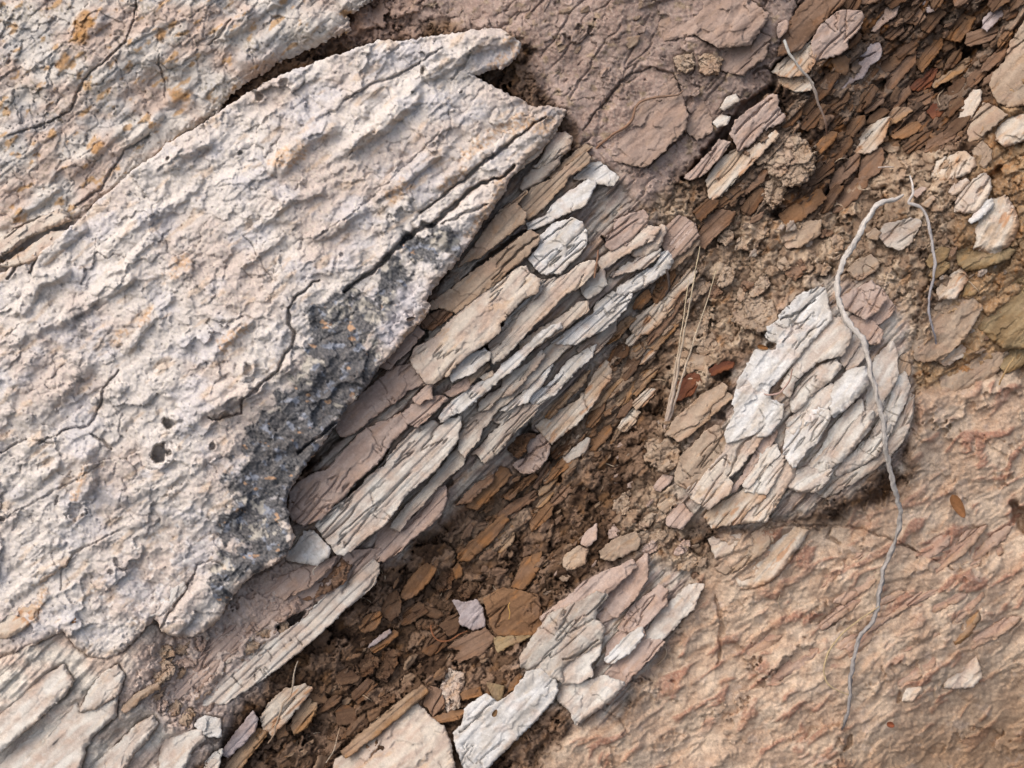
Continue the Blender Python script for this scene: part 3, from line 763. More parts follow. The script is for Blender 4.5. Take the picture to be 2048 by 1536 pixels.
# name, tile, kind, style, lift, thickness, bed angle, label, outline, [extra keyword values]
D_ = [
 # --- around the nose of the slab
 ('rock_wedge','A','cream','lump',22,60,40,'thick cream wedge with an ochre tip at the upper right end of the huge slab',[790,530,850,440,1050,330,1230,150,1400,40,1640,0,1600,100,1500,250,1400,380,1280,460,1100,600,930,590,830,600],dict(rise=.1)),
 ('shale_block','A','tan','block',16,60,48,'flat olive-brown block tucked under the orange-tipped nose of the huge slab',[1050,910,1200,850,1290,960,1260,1060,1100,1180,960,1300,830,1400,700,1440,600,1500,720,1330,830,1200,930,1050,1000,950],dict(rise=.15)),
 ('shale_plate','A','tan','fine',12,50,45,'golden-tan plate with a hollow face above the long pale blade',[1230,860,1340,700,1530,620,1700,480,1900,330,1950,370,1930,450,1750,560,1650,700,1480,880,1350,1000,1300,1010,1290,940],dict(rise=.15)),
 ('shale_sliver','A','tan','fine',20,30,40,'small pointed tan sliver lying over the olive-brown block',[1060,900,1130,860,1290,720,1300,740,1200,850],{}),
 ('shale_finger','A','cream','block',14,50,50,'rounded cream finger of rock sticking up beside the ochre-tipped wedge',[1440,400,1560,150,1690,130,1760,180,1740,290,1650,370,1500,460,1400,500,1370,480],dict(bevel=14,bdrop=16)),
 ('shale_finger','A','grey','block',8,45,45,'grey-cream finger of rock just below the rounded cream one',[1220,700,1270,600,1350,510,1480,470,1650,380,1630,460,1500,580,1380,660,1260,720],dict(bevel=10,bdrop=12)),
 ('shale_sliver','A','tan','fine',4,40,42,'thin brown splinter between the grey-cream finger and the golden-tan plate',[1500,570,1640,480,1780,330,1900,240,1960,280,1880,340,1700,470,1560,590],{}),
 ('shale_plate','A','white','block',14,55,36,'long pale grey blade with a dark underside below the golden-tan plate',[1300,1060,1500,980,1560,870,1700,760,1930,610,2010,650,1960,760,1890,870,1700,960,1500,1070,1400,1110,1310,1110],dict(rise=.4)),
 ('shale_plate','A','white','block',6,40,35,'white four-cornered plate standing at the right end of the pale grey blade',[1780,600,1950,430,2048,430,2240,600,2180,660,2010,650,1930,610],{}),
 ('shale_block','Z','tan','block',10,60,40,'long orange-tan block split lengthwise with a pale lower half',[870,601,917,566,983,518,1008,500,1060,461,1077,468,1078,480,1052,514,1015,543,975,578,944,603,911,625,890,617,875,615],dict(rise=.2,cracks=[([(985,560),(1010,530),(1045,495),(1076,475)],1.8,10)])),
 ('shale_sliver','Z','brown','fine',2,40,44,'narrow brown sliver in the dark gap above the orange-tan block',[1010,498,1030,480,1052,466,1056,472,1035,492,1015,508],{}),
 ('shale_plate','B','white','block',16,60,42,'broad chalky white plate with a dark hooked notch at its lower left',[90,600,200,470,200,380,340,250,540,180,640,240,680,330,680,450,620,540,560,610,500,650,420,750,220,760,150,680],dict(rise=.2,cracks=[([(1074,490),(1105,470),(1115,460),(1145,440)],1.8,10),([(1105,482),(1125,486),(1140,500)],1.2,5)])),
 ('shale_plate','B','pink','block',12,50,38,'pinkish pale plate with a square top corner beside a small dark hole',[880,440,900,370,970,320,980,200,1100,160,1270,110,1320,170,1290,260,1180,360,1100,460,930,520,890,490],dict(rise=.12)),
 ('shale_plate','B','cream','block',14,45,40,'cream bar with a squared-off orange left end below the pinkish plate',[810,610,930,520,1100,460,1300,260,1440,290,1340,420,1200,480,1040,580,940,660,830,720,810,680],{}),
 ('rock_lump','B','cream','lump',12,45,40,'knobby cream lump at the upper right tip of the layered terrace',[1200,500,1340,330,1420,300,1450,250,1500,290,1480,370,1420,490,1300,560,1170,580,1130,530],dict(bevel=10,bdrop=10)),
 ('shale_plate','B','pale','block',12,45,38,'pale tongue of rock with a hollow beneath its left end',[930,780,1100,650,1300,560,1440,500,1430,560,1300,680,1200,710,1060,750,960,790],{}),
 ('shale_finger','B','white','block',18,55,40,'bright white rounded finger reaching farthest right from the terrace',[950,1000,1000,900,1200,760,1380,680,1450,540,1520,530,1560,620,1520,710,1380,830,1250,900,1150,950,1000,980],dict(bevel=13,bdrop=14,cracks=[([(1280,540),(1292,556),(1288,575)],1.5,8)])),
 ('shale_plate','Z','cream','fine',22,60,47,'long straight cream plate with an orange lower edge crossing the terrace',[1190,520,1192,526,1188,545,1165,570,1134,588,1108,611,1080,640,1054,666,1015,708,987,727,981,706,1000,692,1025,660,1040,628,1079,593,1118,566,1153,533,1177,521],dict(rise=.25)),
 ('rock_lump','B','pale','lump',12,45,42,'dull cream lump in a hollow between the long orange-edged plate and the white finger',[620,880,780,750,860,700,880,860,800,950,700,1010,640,960],dict(bevel=9)),
 ('shale_plate','B','white','shale',16,55,42,'wide white flaky plate cut by a thin stepped crack',[750,1170,780,1060,950,940,1000,980,1150,960,1120,1040,1080,1110,980,1220,850,1330,700,1400,560,1480,320,1460,450,1370,600,1250],dict(cracks=[([(1190,630),(1208,616),(1216,632),(1240,612),(1258,600)],1.8,10)])),
 ('shale_plate','B','cream','fine',14,50,44,'cream and pink bar on the lower side of the long orange-edged plate',[0,1460,200,1320,400,1210,600,1050,680,1040,700,1130,600,1200,450,1330,250,1440,100,1540,0,1600],{}),
 ('shale_plate','B','grey','fine',8,45,46,'smooth grey plate ending in a point above the brown gully wall',[590,1540,700,1420,880,1330,980,1230,980,1330,900,1440,800,1560,640,1600],{}),
 ('shale_plate','E','white','fine',16,55,44,'large white wedge-shaped plate with a curved crack at the gully edge',[1020,310,1060,220,1180,170,1300,60,1420,-100,1580,-200,1700,-260,1660,-130,1500,0,1400,110,1280,250,1150,350,1060,370],dict(cracks=[([(1082,776),(1110,770),(1130,745)],1.6,8)])),
 ('shale_plate','E','white','fine',12,50,44,'slim white plate squeezed between a grey plate and the wedge-shaped one',[720,420,860,300,1000,180,1110,80,1200,0,1260,-60,1200,60,1140,170,1050,240,1010,320,880,370,780,420],{}),
 ('shale_plate','E','grey','fine',14,55,46,'long smooth grey plate with a golden fringe along the gully',[590,500,720,420,900,360,1010,350,1130,370,1000,530,880,620,760,760,640,910,560,960,480,850,420,860,540,760,640,640,740,560],dict(cracks=[([(985,905),(1005,880),(1030,860)],1.3,7)])),
 ('shale_plate','E','grey','fine',10,50,46,'grey plate broken by cross cracks in the middle of the terrace',[300,640,440,480,590,400,700,290,850,200,900,180,920,200,830,310,690,400,620,520,540,600,500,720,400,820,360,900,290,820],{}),
 ('shale_plate','E','grey','block',9,50,46,'grey-beige plate with a stepped left end above the cross-cracked plate',[500,330,620,240,740,180,740,80,860,10,1000,-60,1150,-200,1180,-150,1060,0,960,120,820,250,700,300,600,400,500,420],{}),
 ('shale_plate','Z','white','fine',20,60,44,'long white ridge plate tapering down to a bright feathered tip',[878,838,890,818,918,791,954,767,985,752,1000,735,1040,700,1090,660,1121,644,1122,655,1092,676,1069,695,1034,735,1003,756,970,785,946,806,928,822,903,832,882,844],dict(rise=.35)),
 ('shale_plate','Z','grey','block',10,45,44,'grey-beige plate hidden between the long white ridge and the stepped plate',[1100,690,1130,668,1160,655,1180,640,1170,670,1130,700,1090,740,1060,770,1030,790,1020,765,1060,730],{}),
 # --- column under the lichened edge
 ('shale_block','C','cream','block',20,75,45,'large thick pale block with a clean pink broken face on its left end',[200,1120,260,1000,450,900,620,720,880,480,1100,350,1320,180,1390,160,1430,240,1530,300,1500,430,1370,500,1250,620,1120,760,1120,840,960,960,830,1060,680,1170,600,1270,440,1370,370,1370,260,1220],dict(rise=.25,bevel=9)),
 ('shale_plate','C','white','block',18,45,38,'small white split block sitting under the large thick pale block',[700,1180,780,1090,960,1010,1030,1060,1010,1130,880,1230,760,1300,640,1350,600,1290,620,1240],dict(cracks=[([(942,728),(958,715),(972,702)],1.6,9)])),
 ('stone_chip','C','pink','block',12,30,38,'pinkish chip wedged below the small white split block',[560,1470,640,1400,800,1300,830,1380,790,1430,620,1500],{}),
 ('stone_chip','C','cream','smooth',16,20,35,'tiny cream chip at the right end of the pinkish chip',[920,1300,1040,1240,1050,1290,960,1330],{}),
 ('stone_chip','C','tan','block',10,35,40,'tan block between the small white split block and the long white ridge',[810,1290,900,1200,1010,1150,1030,1200,920,1280,830,1370],{}),
 ('shale_block','C','brown','block',0,40,42,'dusty brown block in the dark gap beside the edge of the huge slab',[310,740,430,650,600,590,640,660,560,730,430,810,340,800],{}),
 ('stone_chip','C','tan','block',4,30,42,'small tan cube under the lip of the huge slab',[380,560,440,520,480,560,480,600,420,610],{}),
 ('shale_plate','C','pink','fine',10,50,45,'pinkish plate sheltered directly under the lip of the huge slab',[0,1010,150,870,280,780,350,840,270,930,200,1020,80,1130,0,1220,-100,1200],{}),
 ('shale_plate','C','pale','fine',10,50,46,'pale grey plate right of the large thick block',[1540,310,1730,290,1850,230,1600,460,1500,490,1240,720,1130,840,1250,620,1500,440],{}),
 ('shale_plate','C','grey','fine',8,50,44,'grey plate with fine splits running down from the dark round hollow',[1000,960,1130,850,1210,710,1350,620,1500,500,1560,480,1400,640,1380,780,1200,990,1060,1120,1040,1030],{}),
 ('shale_plate','D','pink','block',6,55,42,'broad dusty plate half covered by the huge slab above the reddish-pink plate',[560,500,700,360,880,210,1060,60,1130,-20,1350,-60,1480,150,1290,210,1260,270,1100,370,960,480,850,570,760,640,640,690,580,640],dict(rise=.1)),
 ('shale_plate','D','pink','block',8,60,46,'long reddish-pink plate exposed under the lichened edge',[80,1440,100,1260,180,1160,330,1060,500,1010,680,800,880,600,960,570,1000,540,1150,500,1230,440,1300,520,1300,590,1180,690,1080,830,1000,950,860,1080,760,1150,660,1290,560,1380,430,1530,250,1590,140,1540],dict(rise=.12,cracks=[([(668,985),(690,955),(702,938)],1.3,7)])),
 ('shale_block','D','pink','block',14,45,40,'pink-tan broken block in the middle of the terrace with a pale chin',[1240,460,1380,340,1640,260,1720,290,1600,410,1500,510,1420,580,1340,560,1270,520],{}),
 ('stone_chip','D','pink','block',20,24,45,'small pinkish hook-shaped stone beneath the large thick pale block',[1370,290,1500,160,1550,150,1560,290,1480,300,1430,350,1380,330],{}),
 ('shale_plate','Z','pale','shale',14,65,45,'longest pinkish-white flaky plate running down the whole terrace',[736,955,771,931,775,916,826,861,865,842,882,855,892,838,921,834,921,850,915,880,892,912,872,940,843,965,812,988,795,1015,773,1045,724,1082,689,1111,676,1110,664,1094,648,1074,632,1050,640,1032,690,1000,720,975],dict(rise=.18,cracks=[([(790,925),(815,895),(832,880)],1.8,9),([(747,1010),(740,985),(775,960)],1.4,7),([(690,1095),(722,1050),(752,1015)],1.8,8)])),
 ('shale_plate','Z','grey','shale',10,55,46,'slanting grey plate below the longest pinkish-white one',[788,1038,838,985,872,948,905,905,918,892,930,916,926,930,900,951,870,980,850,1005,815,1040,800,1062,782,1056],{}),
 ('shale_plate','F','pink','shale',8,55,46,'purplish-brown plate lining the top of the dark gully',[1420,330,1600,180,1760,200,1900,0,2000,-100,2100,-150,2120,-20,2048,160,1880,300,1720,430,1600,550,1440,640,1350,610,1370,540],dict(cracks=[([(870,990),(840,1030),(800,1065)],1.4,7)])),
 ('rock_lump','F','white','lump',12,45,45,'whitish three-lobed patch of rock beside the lichened corner',[440,560,560,480,660,330,760,320,850,420,930,500,900,580,800,660,640,640,500,620],dict(bevel=9)),
 ('shale_plate','F','pink','fine',8,45,44,'smooth pinkish plate above the crumbly brown clod near the slab tip',[300,960,340,860,480,760,640,690,800,660,900,600,1000,570,960,650,850,770,780,820,700,900,560,960,460,1020,400,990],{}),
 ('shale_plate','Z','pale','shale',10,60,43,'pinkish-white ledge plate forming the lower lip above the brown gully',[400,1412,440,1362,500,1304,560,1268,610,1238,640,1202,690,1165,716,1146,745,1120,760,1130,753,1162,724,1192,691,1218,656,1252,600,1302,555,1337,500,1374,450,1407],dict(rise=.3)),
 ('shale_plate','Z','pink','shale',-2,50,44,'dusty pinkish layered rock running out from under the lower tip of the huge slab',[400,1310,430,1262,480,1200,540,1160,620,1135,700,1100,765,1100,742,1130,665,1185,600,1222,545,1245,490,1280,440,1330,380,1400,330,1400],dict(rise=.1,follow=1.)),
 ('earth_clod','F','brown','crumb',8,35,45,'crumbly brown clod stuck on the pinkish-white ledge plate',[620,960,850,830,900,720,1010,590,1080,600,1140,660,1090,780,1060,850,940,920,700,1020,640,1010],dict(bevel=10)),
 ('earth_clod','F','pink','crumb',6,40,45,'dusty pink-brown clod above a narrow black hole',[200,1080,300,1000,560,970,640,1060,560,1150,420,1250,300,1210,200,1180],dict(bevel=14,bdrop=14)),
 # --- gully wall
 ('shale_plate','E','rust','fine',8,50,48,'brown-grey plate with a bright golden lower edge in the gully wall',[1080,570,1180,500,1340,400,1500,340,1600,200,1680,30,1800,-100,1860,-30,1850,80,1720,280,1600,440,1480,570,1330,680,1240,750,1200,700],dict(rise=.3,cracks=[([(1172,770),(1166,800),(1180,822)],1.4,8)])),
 ('shale_plate','E','gold','fine',6,45,48,'narrow greenish-grey plate left of the golden-edged one',[1180,480,1280,360,1400,230,1550,80,1640,0,1560,150,1460,260,1350,380,1230,500],{}),
 ('shale_plate','E','gold','fine',4,40,50,'golden-brown splinter right of the golden-edged plate',[1700,280,1800,180,1920,60,2040,-60,2048,40,1900,180,1830,290,1700,400,1620,440],{}),
 ('shale_block','E','pink','block',16,50,45,'rounded brown-grey block with a diagonal split in the gully wall',[850,980,1000,870,1000,720,1140,660,1230,750,1210,880,1120,1000,1050,1050,950,1070],dict(bevel=8,cracks=[([(1038,935),(1062,905),(1095,880)],2.0,12)])),
 ('earth_clod','E','dark','crumb',8,35,45,'dark crumbly clod behind the rounded split block',[800,800,900,690,1000,650,1080,660,1000,730,990,830,900,910,850,870],dict(bevel=9)),
 ('shale_rod','E','orange','fine',8,30,48,'long orange-brown rod of shale lying in the upper gully',[380,1400,480,1260,600,1180,720,1000,800,1010,830,1080,700,1230,580,1340,480,1440],dict(rise=.4)),
 ('shale_rod','E','brown','fine',10,26,42,'purplish rod of shale lying above the long orange-brown rod',[270,1380,380,1260,500,1150,650,1080,640,1130,520,1240,400,1350],{}),
 ('stone_chip','E','orange','fine',10,24,46,'orange-brown curled chip below the rounded split block',[700,1290,850,1230,960,1120,1080,1050,1100,1090,1000,1170,880,1280,820,1340,750,1310],{}),
 ('stone_chip','E','brown','fine',6,24,60,'thin grey-brown chip standing below the split block',[1060,1190,1130,1050,1220,940,1210,1030,1130,1150,1090,1210],{}),
 ('stone_chip','E','gold','fine',4,22,42,'small golden-edged chip at the bottom of the gully wall',[1110,1240,1220,1150,1310,1080,1300,1120,1200,1240,1120,1280],{}),
 ('stone_chip','E','grey','smooth',12,18,48,'tiny pale-tipped chip among brown crumbs right of the golden-edged plate',[1370,900,1440,830,1600,700,1640,710,1600,820,1520,880,1400,950],{}),
 ('shale_rod','E','brown','fine',6,28,42,'dull brown rod of shale crossing the gully floor',[700,1480,800,1380,950,1300,1060,1240,1100,1300,950,1400,780,1500],{}),
 ('shale_plate','B','rust','fine',8,45,48,'broad grey-brown plate with an ochre foot right of the white finger',[1110,1260,1260,1150,1480,1000,1640,830,1740,700,1810,740,1780,820,1640,960,1560,1100,1440,1260,1300,1370,1180,1380,1130,1320],dict(rise=.25)),
 ('shale_plate','B','tan','fine',10,35,48,'thin tan plate behind the tip of the white finger',[1540,600,1600,560,1720,470,1790,400,1830,430,1760,540,1640,640,1540,720],{}),
 ('shale_plate','B','pink','block',10,35,44,'square-ended pinkish plate above the white finger',[1540,460,1560,340,1680,230,1790,240,1815,310,1700,450,1600,490],{}),
 ('shale_plate','B','gold','shale',4,35,48,'dark golden layered chip beside the dry grass stalks',[1300,1500,1420,1340,1560,1180,1660,1020,1720,1060,1640,1240,1500,1420,1380,1540],{}),
 # --- fallen chips in the gully
 ('stone_chip','F','orange','fine',14,26,52,'bright orange stick-shaped chip lying alone in the gully',[1650,990,1740,800,1860,680,1930,650,2010,700,1960,800,1850,920,1760,1000,1680,1010],dict(bevel=4)),
 ('stone_chip','F','orange','fine',10,24,45,'rounded orange-brown chip split by a dark line',[1220,1280,1300,1180,1420,1140,1450,1190,1400,1310,1280,1370,1230,1330],dict(cracks=[([(728,1256),(748,1242),(765,1230)],2,10)])),
 ('stone_chip','F','lav','smooth',12,14,38,'slender pale lavender splinter below the split orange-brown chip',[1330,1480,1430,1390,1530,1330,1540,1360,1400,1460,1320,1510],{}),
 ('stone_chip','F','orange','fine',6,20,42,'rusty splinter right of the pale lavender one',[1340,1520,1460,1440,1580,1340,1620,1370,1500,1480,1380,1560],{}),
 ('stone_chip','F','dark','lump',8,26,60,'flat brown flake lying below the orange stick-shaped chip',[1450,1150,1500,980,1600,930,1650,1040,1640,1150,1560,1240,1480,1200],{}),
 ('stone_slab','M','orange','block',16,34,40,'square rusty orange slab with a lilac corner resting in the gully',[480,480,640,390,930,450,960,720,900,780,600,780,540,690],dict(rise=.05,follow=.1)),
 ('stone_chip','M','lav','smooth',26,14,40,'pale lavender five-sided flake lying left of the square rusty slab',[230,500,330,510,420,495,470,570,490,690,400,740,290,690,280,640,300,620,260,570],dict(rise=-.05,follow=.1)),
 ('stone_chip','M','brown','fine',10,26,28,'two-layered brown chip just below the lavender flake',[190,880,300,800,470,740,500,715,570,800,540,850,480,920,380,960,290,1000,240,980,300,900],dict(rise=.3)),
 ('stone_chip','M','dark','fine',8,20,28,'dark brown chip peeping out under the lavender flake',[120,700,200,630,270,600,290,690,240,770,190,780],{}),
 ('stone_chip','M','olive','fine',10,22,30,'curved brown shell-like chip under the square rusty slab',[570,800,700,790,860,790,780,830,700,860,600,920,580,880],{}),
 ('shale_block','M','grey','block',18,70,48,'large beige boulder with a yellow streak in the lower middle',[790,960,900,790,1030,620,1200,540,1300,500,1400,440,1480,460,1400,560,1380,650,1460,720,1430,830,1280,930,1130,1010,1110,1080,1120,1150,880,1060,790,1020],dict(rise=.12,bevel=12,bdrop=12,cracks=[([(1125,1320),(1160,1310),(1198,1278)],2.2,12),([(1130,1270),(1160,1255),(1185,1240)],1.6,8)])),
 ('shale_plate','M','pink','block',12,50,44,'pinkish plate rising behind the beige boulder with the yellow streak',[1000,680,960,640,1180,470,1300,360,1480,270,1700,180,1720,220,1600,330,1480,450,1330,560,1200,560],dict(rise=.12)),
 ('shale_plate','M','pale','block',12,40,44,'cream flake on the lower right flank of the beige boulder',[1120,1090,1140,1010,1290,960,1430,850,1420,940,1340,1020,1360,1100,1250,1160,1130,1160],{}),
 ('shale_block','M','pale','lump',16,65,44,'cream wedge-shaped block right of the black hole in the lower middle',[1080,1200,1130,1160,1350,1160,1480,1120,1620,1180,1500,1320,1300,1450,1240,1500,1200,1400,1090,1300],dict(bevel=10,bdrop=12)),
 ('rock_slab','P','white','block',26,50,46,'clean white flat slab with squared end at the bottom centre',[670,1330,720,1290,740,1200,850,1110,900,1140,920,1170,1020,1100,1060,1040,1100,980,1170,970,1260,1030,1265,1090,1230,1150,1100,1290,1000,1380,900,1480,830,1560,740,1540,690,1420],dict(rise=.05,bevel=5,bdrop=7,cracks=[([(920,1465),(960,1432),(980,1410),(1000,1395)],1.8,10),([(960,1520),(985,1500),(1010,1480)],1.4,7),([(1090,1375),(1112,1352)],1.2,6)])),
 ('shale_plate','M','pink','block',8,35,44,'pinkish lens-shaped stone right of the cream flake',[1500,870,1620,740,1760,720,1790,780,1700,900,1600,970,1490,1000],{}),
 ('shale_plate','P','pink','block',10,40,50,'pinkish-cream plate highest in the row of slanting plates right of the boulder',[1640,720,1700,600,1870,480,1910,500,1900,580,1800,680,1720,740],{}),
 ('shale_plate','P','pale','block',10,45,50,'long square-topped cream plate at the right end of the slanting row',[1780,780,1850,660,1950,560,2048,470,2120,470,2060,600,1960,700,1880,780,1800,800],{}),
 ('shale_plate','P','pink','block',10,50,50,'long pinkish plate lowest in the row of slanting plates',[1560,980,1640,900,1780,790,1890,800,1820,880,1700,1000,1640,1080,1570,1150,1550,1120,1570,1050],{}),
 ('shale_sliver','P','white','fine',14,30,45,'slim whitish sliver between two pinkish slanting plates',[1560,900,1650,800,1760,720,1770,760,1700,850,1600,910],{}),
 ('shale_plate','P','pink','lump',2,40,55,'dull pink-brown plate under the oval stone',[1510,640,1560,540,1720,360,1790,290,1790,430,1700,560,1620,640,1540,680],{}),
 ('stone','P','tan','smooth',16,26,35,'flat oval tan stone at the head of the slanting plates',[1520,270,1560,230,1600,200,1730,150,1760,200,1740,250,1600,320,1530,310],dict(rise=.05)),
 ('stone','P','tan','lump',14,28,40,'rounded tan stone left of the flat oval one',[1310,290,1400,240,1450,260,1430,340,1330,380,1300,340],dict(bevel=9,bdrop=9)),
 ('stone','P','pink','smooth',12,24,60,'small upright pinkish stone above the rounded tan one',[1440,160,1500,110,1500,200,1440,240,1410,220],{}),
 ('stone_chip','P','brown','block',10,30,60,'dark rusty chip leaning on a beige lump near the bottom',[500,1040,590,1080,610,1180,540,1230,490,1160],{}),
 ('earth_clod','P','cream','crumb',12,34,45,'beige knobby lump beside the dark rusty chip',[590,1070,640,960,720,980,730,1040,690,1100,700,1180,640,1210,610,1160],dict(bevel=8)),
 ('stone_chip','P','orange','smooth',10,18,12,'small oblong orange-brown chip above the white flat slab',[700,1100,820,1060,830,1110,720,1140],{}),
 ('stone_chip','P','olive','smooth',16,14,60,'triangular brown chip standing on the white flat slab',[860,1040,960,1060,950,1130,920,1165],dict(rise=0.)),
 ('stone_chip','P','orange','smooth',12,16,50,'narrow rusty chip touching the top corner of the white flat slab',[985,1090,1000,1040,1050,990,1065,1000,1030,1070],{}),
 ('stone_chip','P','orange','fine',12,20,15,'long rusty chip lying at the left foot of the white flat slab',[540,1240,680,1200,750,1195,690,1250,570,1270],{}),
 ('stone_chip','P','orange','block',10,26,50,'rusty layered chip above the square rusty slab',[1000,480,1040,380,1080,310,1180,270,1150,400,1080,490],{}),
 ('shale_rod','P','orange','fine',12,26,48,'upper orange rod of shale jutting into the dark gully',[700,310,700,290,800,200,900,110,960,60,980,80,900,180,760,315],dict(rise=.3)),
 ('stone_chip','P','orange','smooth',12,18,75,'small amber chip hanging in the dark below the orange rod',[665,370,690,340,712,370,705,420,680,425],{}),
 ('shale_rod','P','gold','fine',12,28,40,'straight brown rod of shale with a pale tip near the bottom edge',[20,1440,150,1320,320,1180,480,1060,505,1085,330,1240,170,1370,40,1465],dict(rise=.2)),
 ('rock_block','P','cream','lump',16,60,42,'rough cream block at the bottom edge left of the white flat slab',[-20,1500,200,1340,350,1230,450,1170,520,1240,600,1300,640,1400,660,1536,640,1650,400,1700,-60,1650],dict(bevel=12,bdrop=10,follow=.8)),
 ('stone_chip','P','white','smooth',22,12,52,'small white stick-shaped chip on the rough cream block',[540,1420,570,1370,610,1325,628,1345,600,1400,560,1428],{}),
 ('shale_plate','L','lav','fine',14,40,48,'smooth lavender-beige plate at the lower left end of the gully',[200,1400,350,1200,540,960,600,1040,560,1160,430,1300,300,1420],dict(rise=.1)),
 ('shale_plate','L','gold','fine',10,36,48,'golden wood-like splintered plate under the lavender-beige one',[230,1560,350,1400,560,1160,610,1130,690,1180,560,1350,380,1600],{}),
 ('shale_plate','L','rust','fine',10,40,45,'brown plate with a broken square end crossed by a hair root',[620,1020,700,880,870,720,1080,680,1150,730,1020,900,860,1090,740,1200,650,1130],dict(rise=.15)),
 ('shale_plate','L','gold','fine',8,30,52,'small tan-brown plate beside the plate crossed by a hair root',[930,1100,1000,900,1120,830,1200,880,1180,990,1080,1120,970,1190],{}),
 ('shale_plate','L','pale','fine',8,36,48,'pale grey plate end at the bottom edge below the lavender-beige plate',[60,1470,130,1400,230,1340,190,1540,120,1640,40,1640],{}),
 # --- right-hand cluster of ribbed rock
 ('rock_slab','G','white','block',14,65,50,'large greenish-white slab with three dark cracks at the head of the ribbed cluster',[190,1050,280,900,360,740,480,740,590,730,610,640,490,590,500,500,640,400,620,370,820,170,1040,80,1070,120,1100,260,1130,380,1090,440,980,560,830,720,720,850,640,960,520,1060,480,1140,300,1090,190,1100],dict(rise=.15,bevel=9,cracks=[([(1560,640),(1590,630),(1605,620),(1632,600)],2.4,14),([(1565,684),(1578,672),(1590,650),(1620,640)],1.8,9),([(1590,700),(1620,665),(1655,640)],1.4,7)])),
 ('shale_rib','G','pale','block',14,55,50,'cream rib with orange spots right of the large greenish-white slab',[740,900,800,780,930,640,1140,400,1220,400,1330,530,1320,600,1240,760,1100,780,980,830,900,900,740,1050,700,1180,640,1100],dict(bevel=9)),
 ('shale_rib','G','pale','block',12,50,50,'pale rib below the orange-spotted cream one',[740,1200,860,1030,1000,900,1180,830,1230,880,1140,1000,1020,1080,900,1200,820,1290,750,1340,740,1280],dict(bevel=9,bdrop=12)),
 ('shale_rib','G','pale','block',10,40,60,'short upright rib left of the root crossing',[1240,820,1320,690,1380,560,1420,640,1330,780,1280,870],{}),
 ('shale_rib','G','pale','block',9,40,60,'short pale rib touching the left side of the long root',[1320,870,1400,750,1470,640,1500,740,1400,850,1310,920],{}),
 ('shale_rib','G','white','smooth',24,50,50,'bright oval white rib, smoothest of the ribbed cluster',[1120,1190,1180,1080,1300,960,1400,910,1480,900,1510,960,1500,1060,1400,1180,1280,1310,1160,1380,1130,1260],dict(bevel=14,bdrop=16)),
 ('shale_rib','G','pale','block',8,50,52,'flaky pale rib left of the bright oval one',[870,1280,1000,1160,1150,1080,1120,1180,1130,1270,1000,1380,850,1500,760,1570,700,1540,700,1450],{}),
 ('shale_block','G','pink','block',12,50,55,'pinkish orange-stained block right of the long root top',[1250,200,1400,100,1540,30,1650,100,1690,180,1600,310,1490,390,1400,330,1290,280],dict(bevel=9)),
 ('shale_block','G','pink','block',6,45,55,'dull pinkish block right of the orange-stained one',[1540,400,1650,290,1710,180,1770,270,1750,340,1640,430,1580,460],{}),
 ('shale_block','G','pink','block',6,45,52,'dusty pinkish block under the long root below the orange-stained one',[1300,430,1340,380,1500,410,1560,440,1650,540,1620,640,1520,640,1440,500],{}),
 ('shale_rib','G','pale','block',16,55,62,'tall cream rib with a rusty streak right of the long root',[1560,900,1620,780,1760,640,1800,760,1790,860,1800,960,1760,1080,1680,1200,1620,1290,1590,1100],dict(bevel=9)),
 ('shale_rib','G','pale','block',12,50,64,'curved cream rib on the right side of the ribbed cluster',[1640,1400,1700,1280,1780,1120,1840,1000,1900,960,1920,1100,1880,1250,1800,1400,1740,1540,1680,1540],dict(bevel=9)),
 ('shale_sliver','G','grey','fine',8,40,70,'thin grey rib at the far right rim of the ribbed cluster',[1830,1520,1880,1330,1930,1180,1970,1200,1960,1360,1900,1540,1840,1600],{}),
 ('shale_sliver','G','tan','fine',6,30,66,'thin brownish rib top right of the rusty-streaked rib',[1830,900,1860,800,1900,780,1940,900,1930,960,1850,980],{}),
 ('shale_rib','H','white','block',16,50,52,'white flaky rib low in the middle of the ribbed cluster',[1400,720,1420,560,1560,460,1700,380,1800,340,1830,440,1800,560,1700,720,1600,800,1480,980,1380,860,1390,780],dict(bevel=9)),
 ('shale_rib','R','pale','block',16,50,55,'thick cream rib with an orange crest below the bright oval one',[800,1270,900,1160,1000,1050,1100,960,1160,950,1140,1040,1050,1150,960,1240,860,1300],dict(bevel=11,bdrop=12)),
 ('shale_rib','R','pale','block',12,50,55,'curved pale rib passing beneath the long root',[930,1280,1050,1190,1150,1100,1230,960,1260,1040,1240,1100,1180,1200,1060,1270,960,1310],dict(bevel=11,bdrop=12)),
 ('shale_rib','R','pale','block',14,45,35,'smooth grey-white lump at the bottom of the ribbed cluster',[670,1380,720,1300,790,1270,860,1310,920,1290,900,1350,840,1400,740,1410],dict(bevel=11,bdrop=12)),
 ('shale_rib','R','grey','block',6,45,45,'low grey rib curving along the bottom rim of the ribbed cluster',[850,1420,930,1350,1070,1300,1200,1210,1290,1080,1370,1030,1340,1100,1250,1220,1100,1320,960,1400,880,1440],dict(bevel=9)),
 ('shale_rib','R','grey','fine',8,45,62,'slim grey rib right of the long root near its middle',[1255,1110,1270,1030,1330,960,1370,860,1392,880,1380,980,1340,1050,1280,1110],{}),
 ('shale_rib','R','pale','block',6,45,55,'recessed pale rib between the flaky white one and the thick cream one',[880,1160,920,1050,1030,930,1090,880,1100,940,1010,1040,930,1130,850,1230,800,1250],{}),
 ('shale_rib','R','pale','fine',6,45,60,'narrow recessed rib behind the long root',[1130,920,1140,820,1200,760,1230,830,1200,930,1160,1000],{}),
 # --- yellowish block left of the cluster
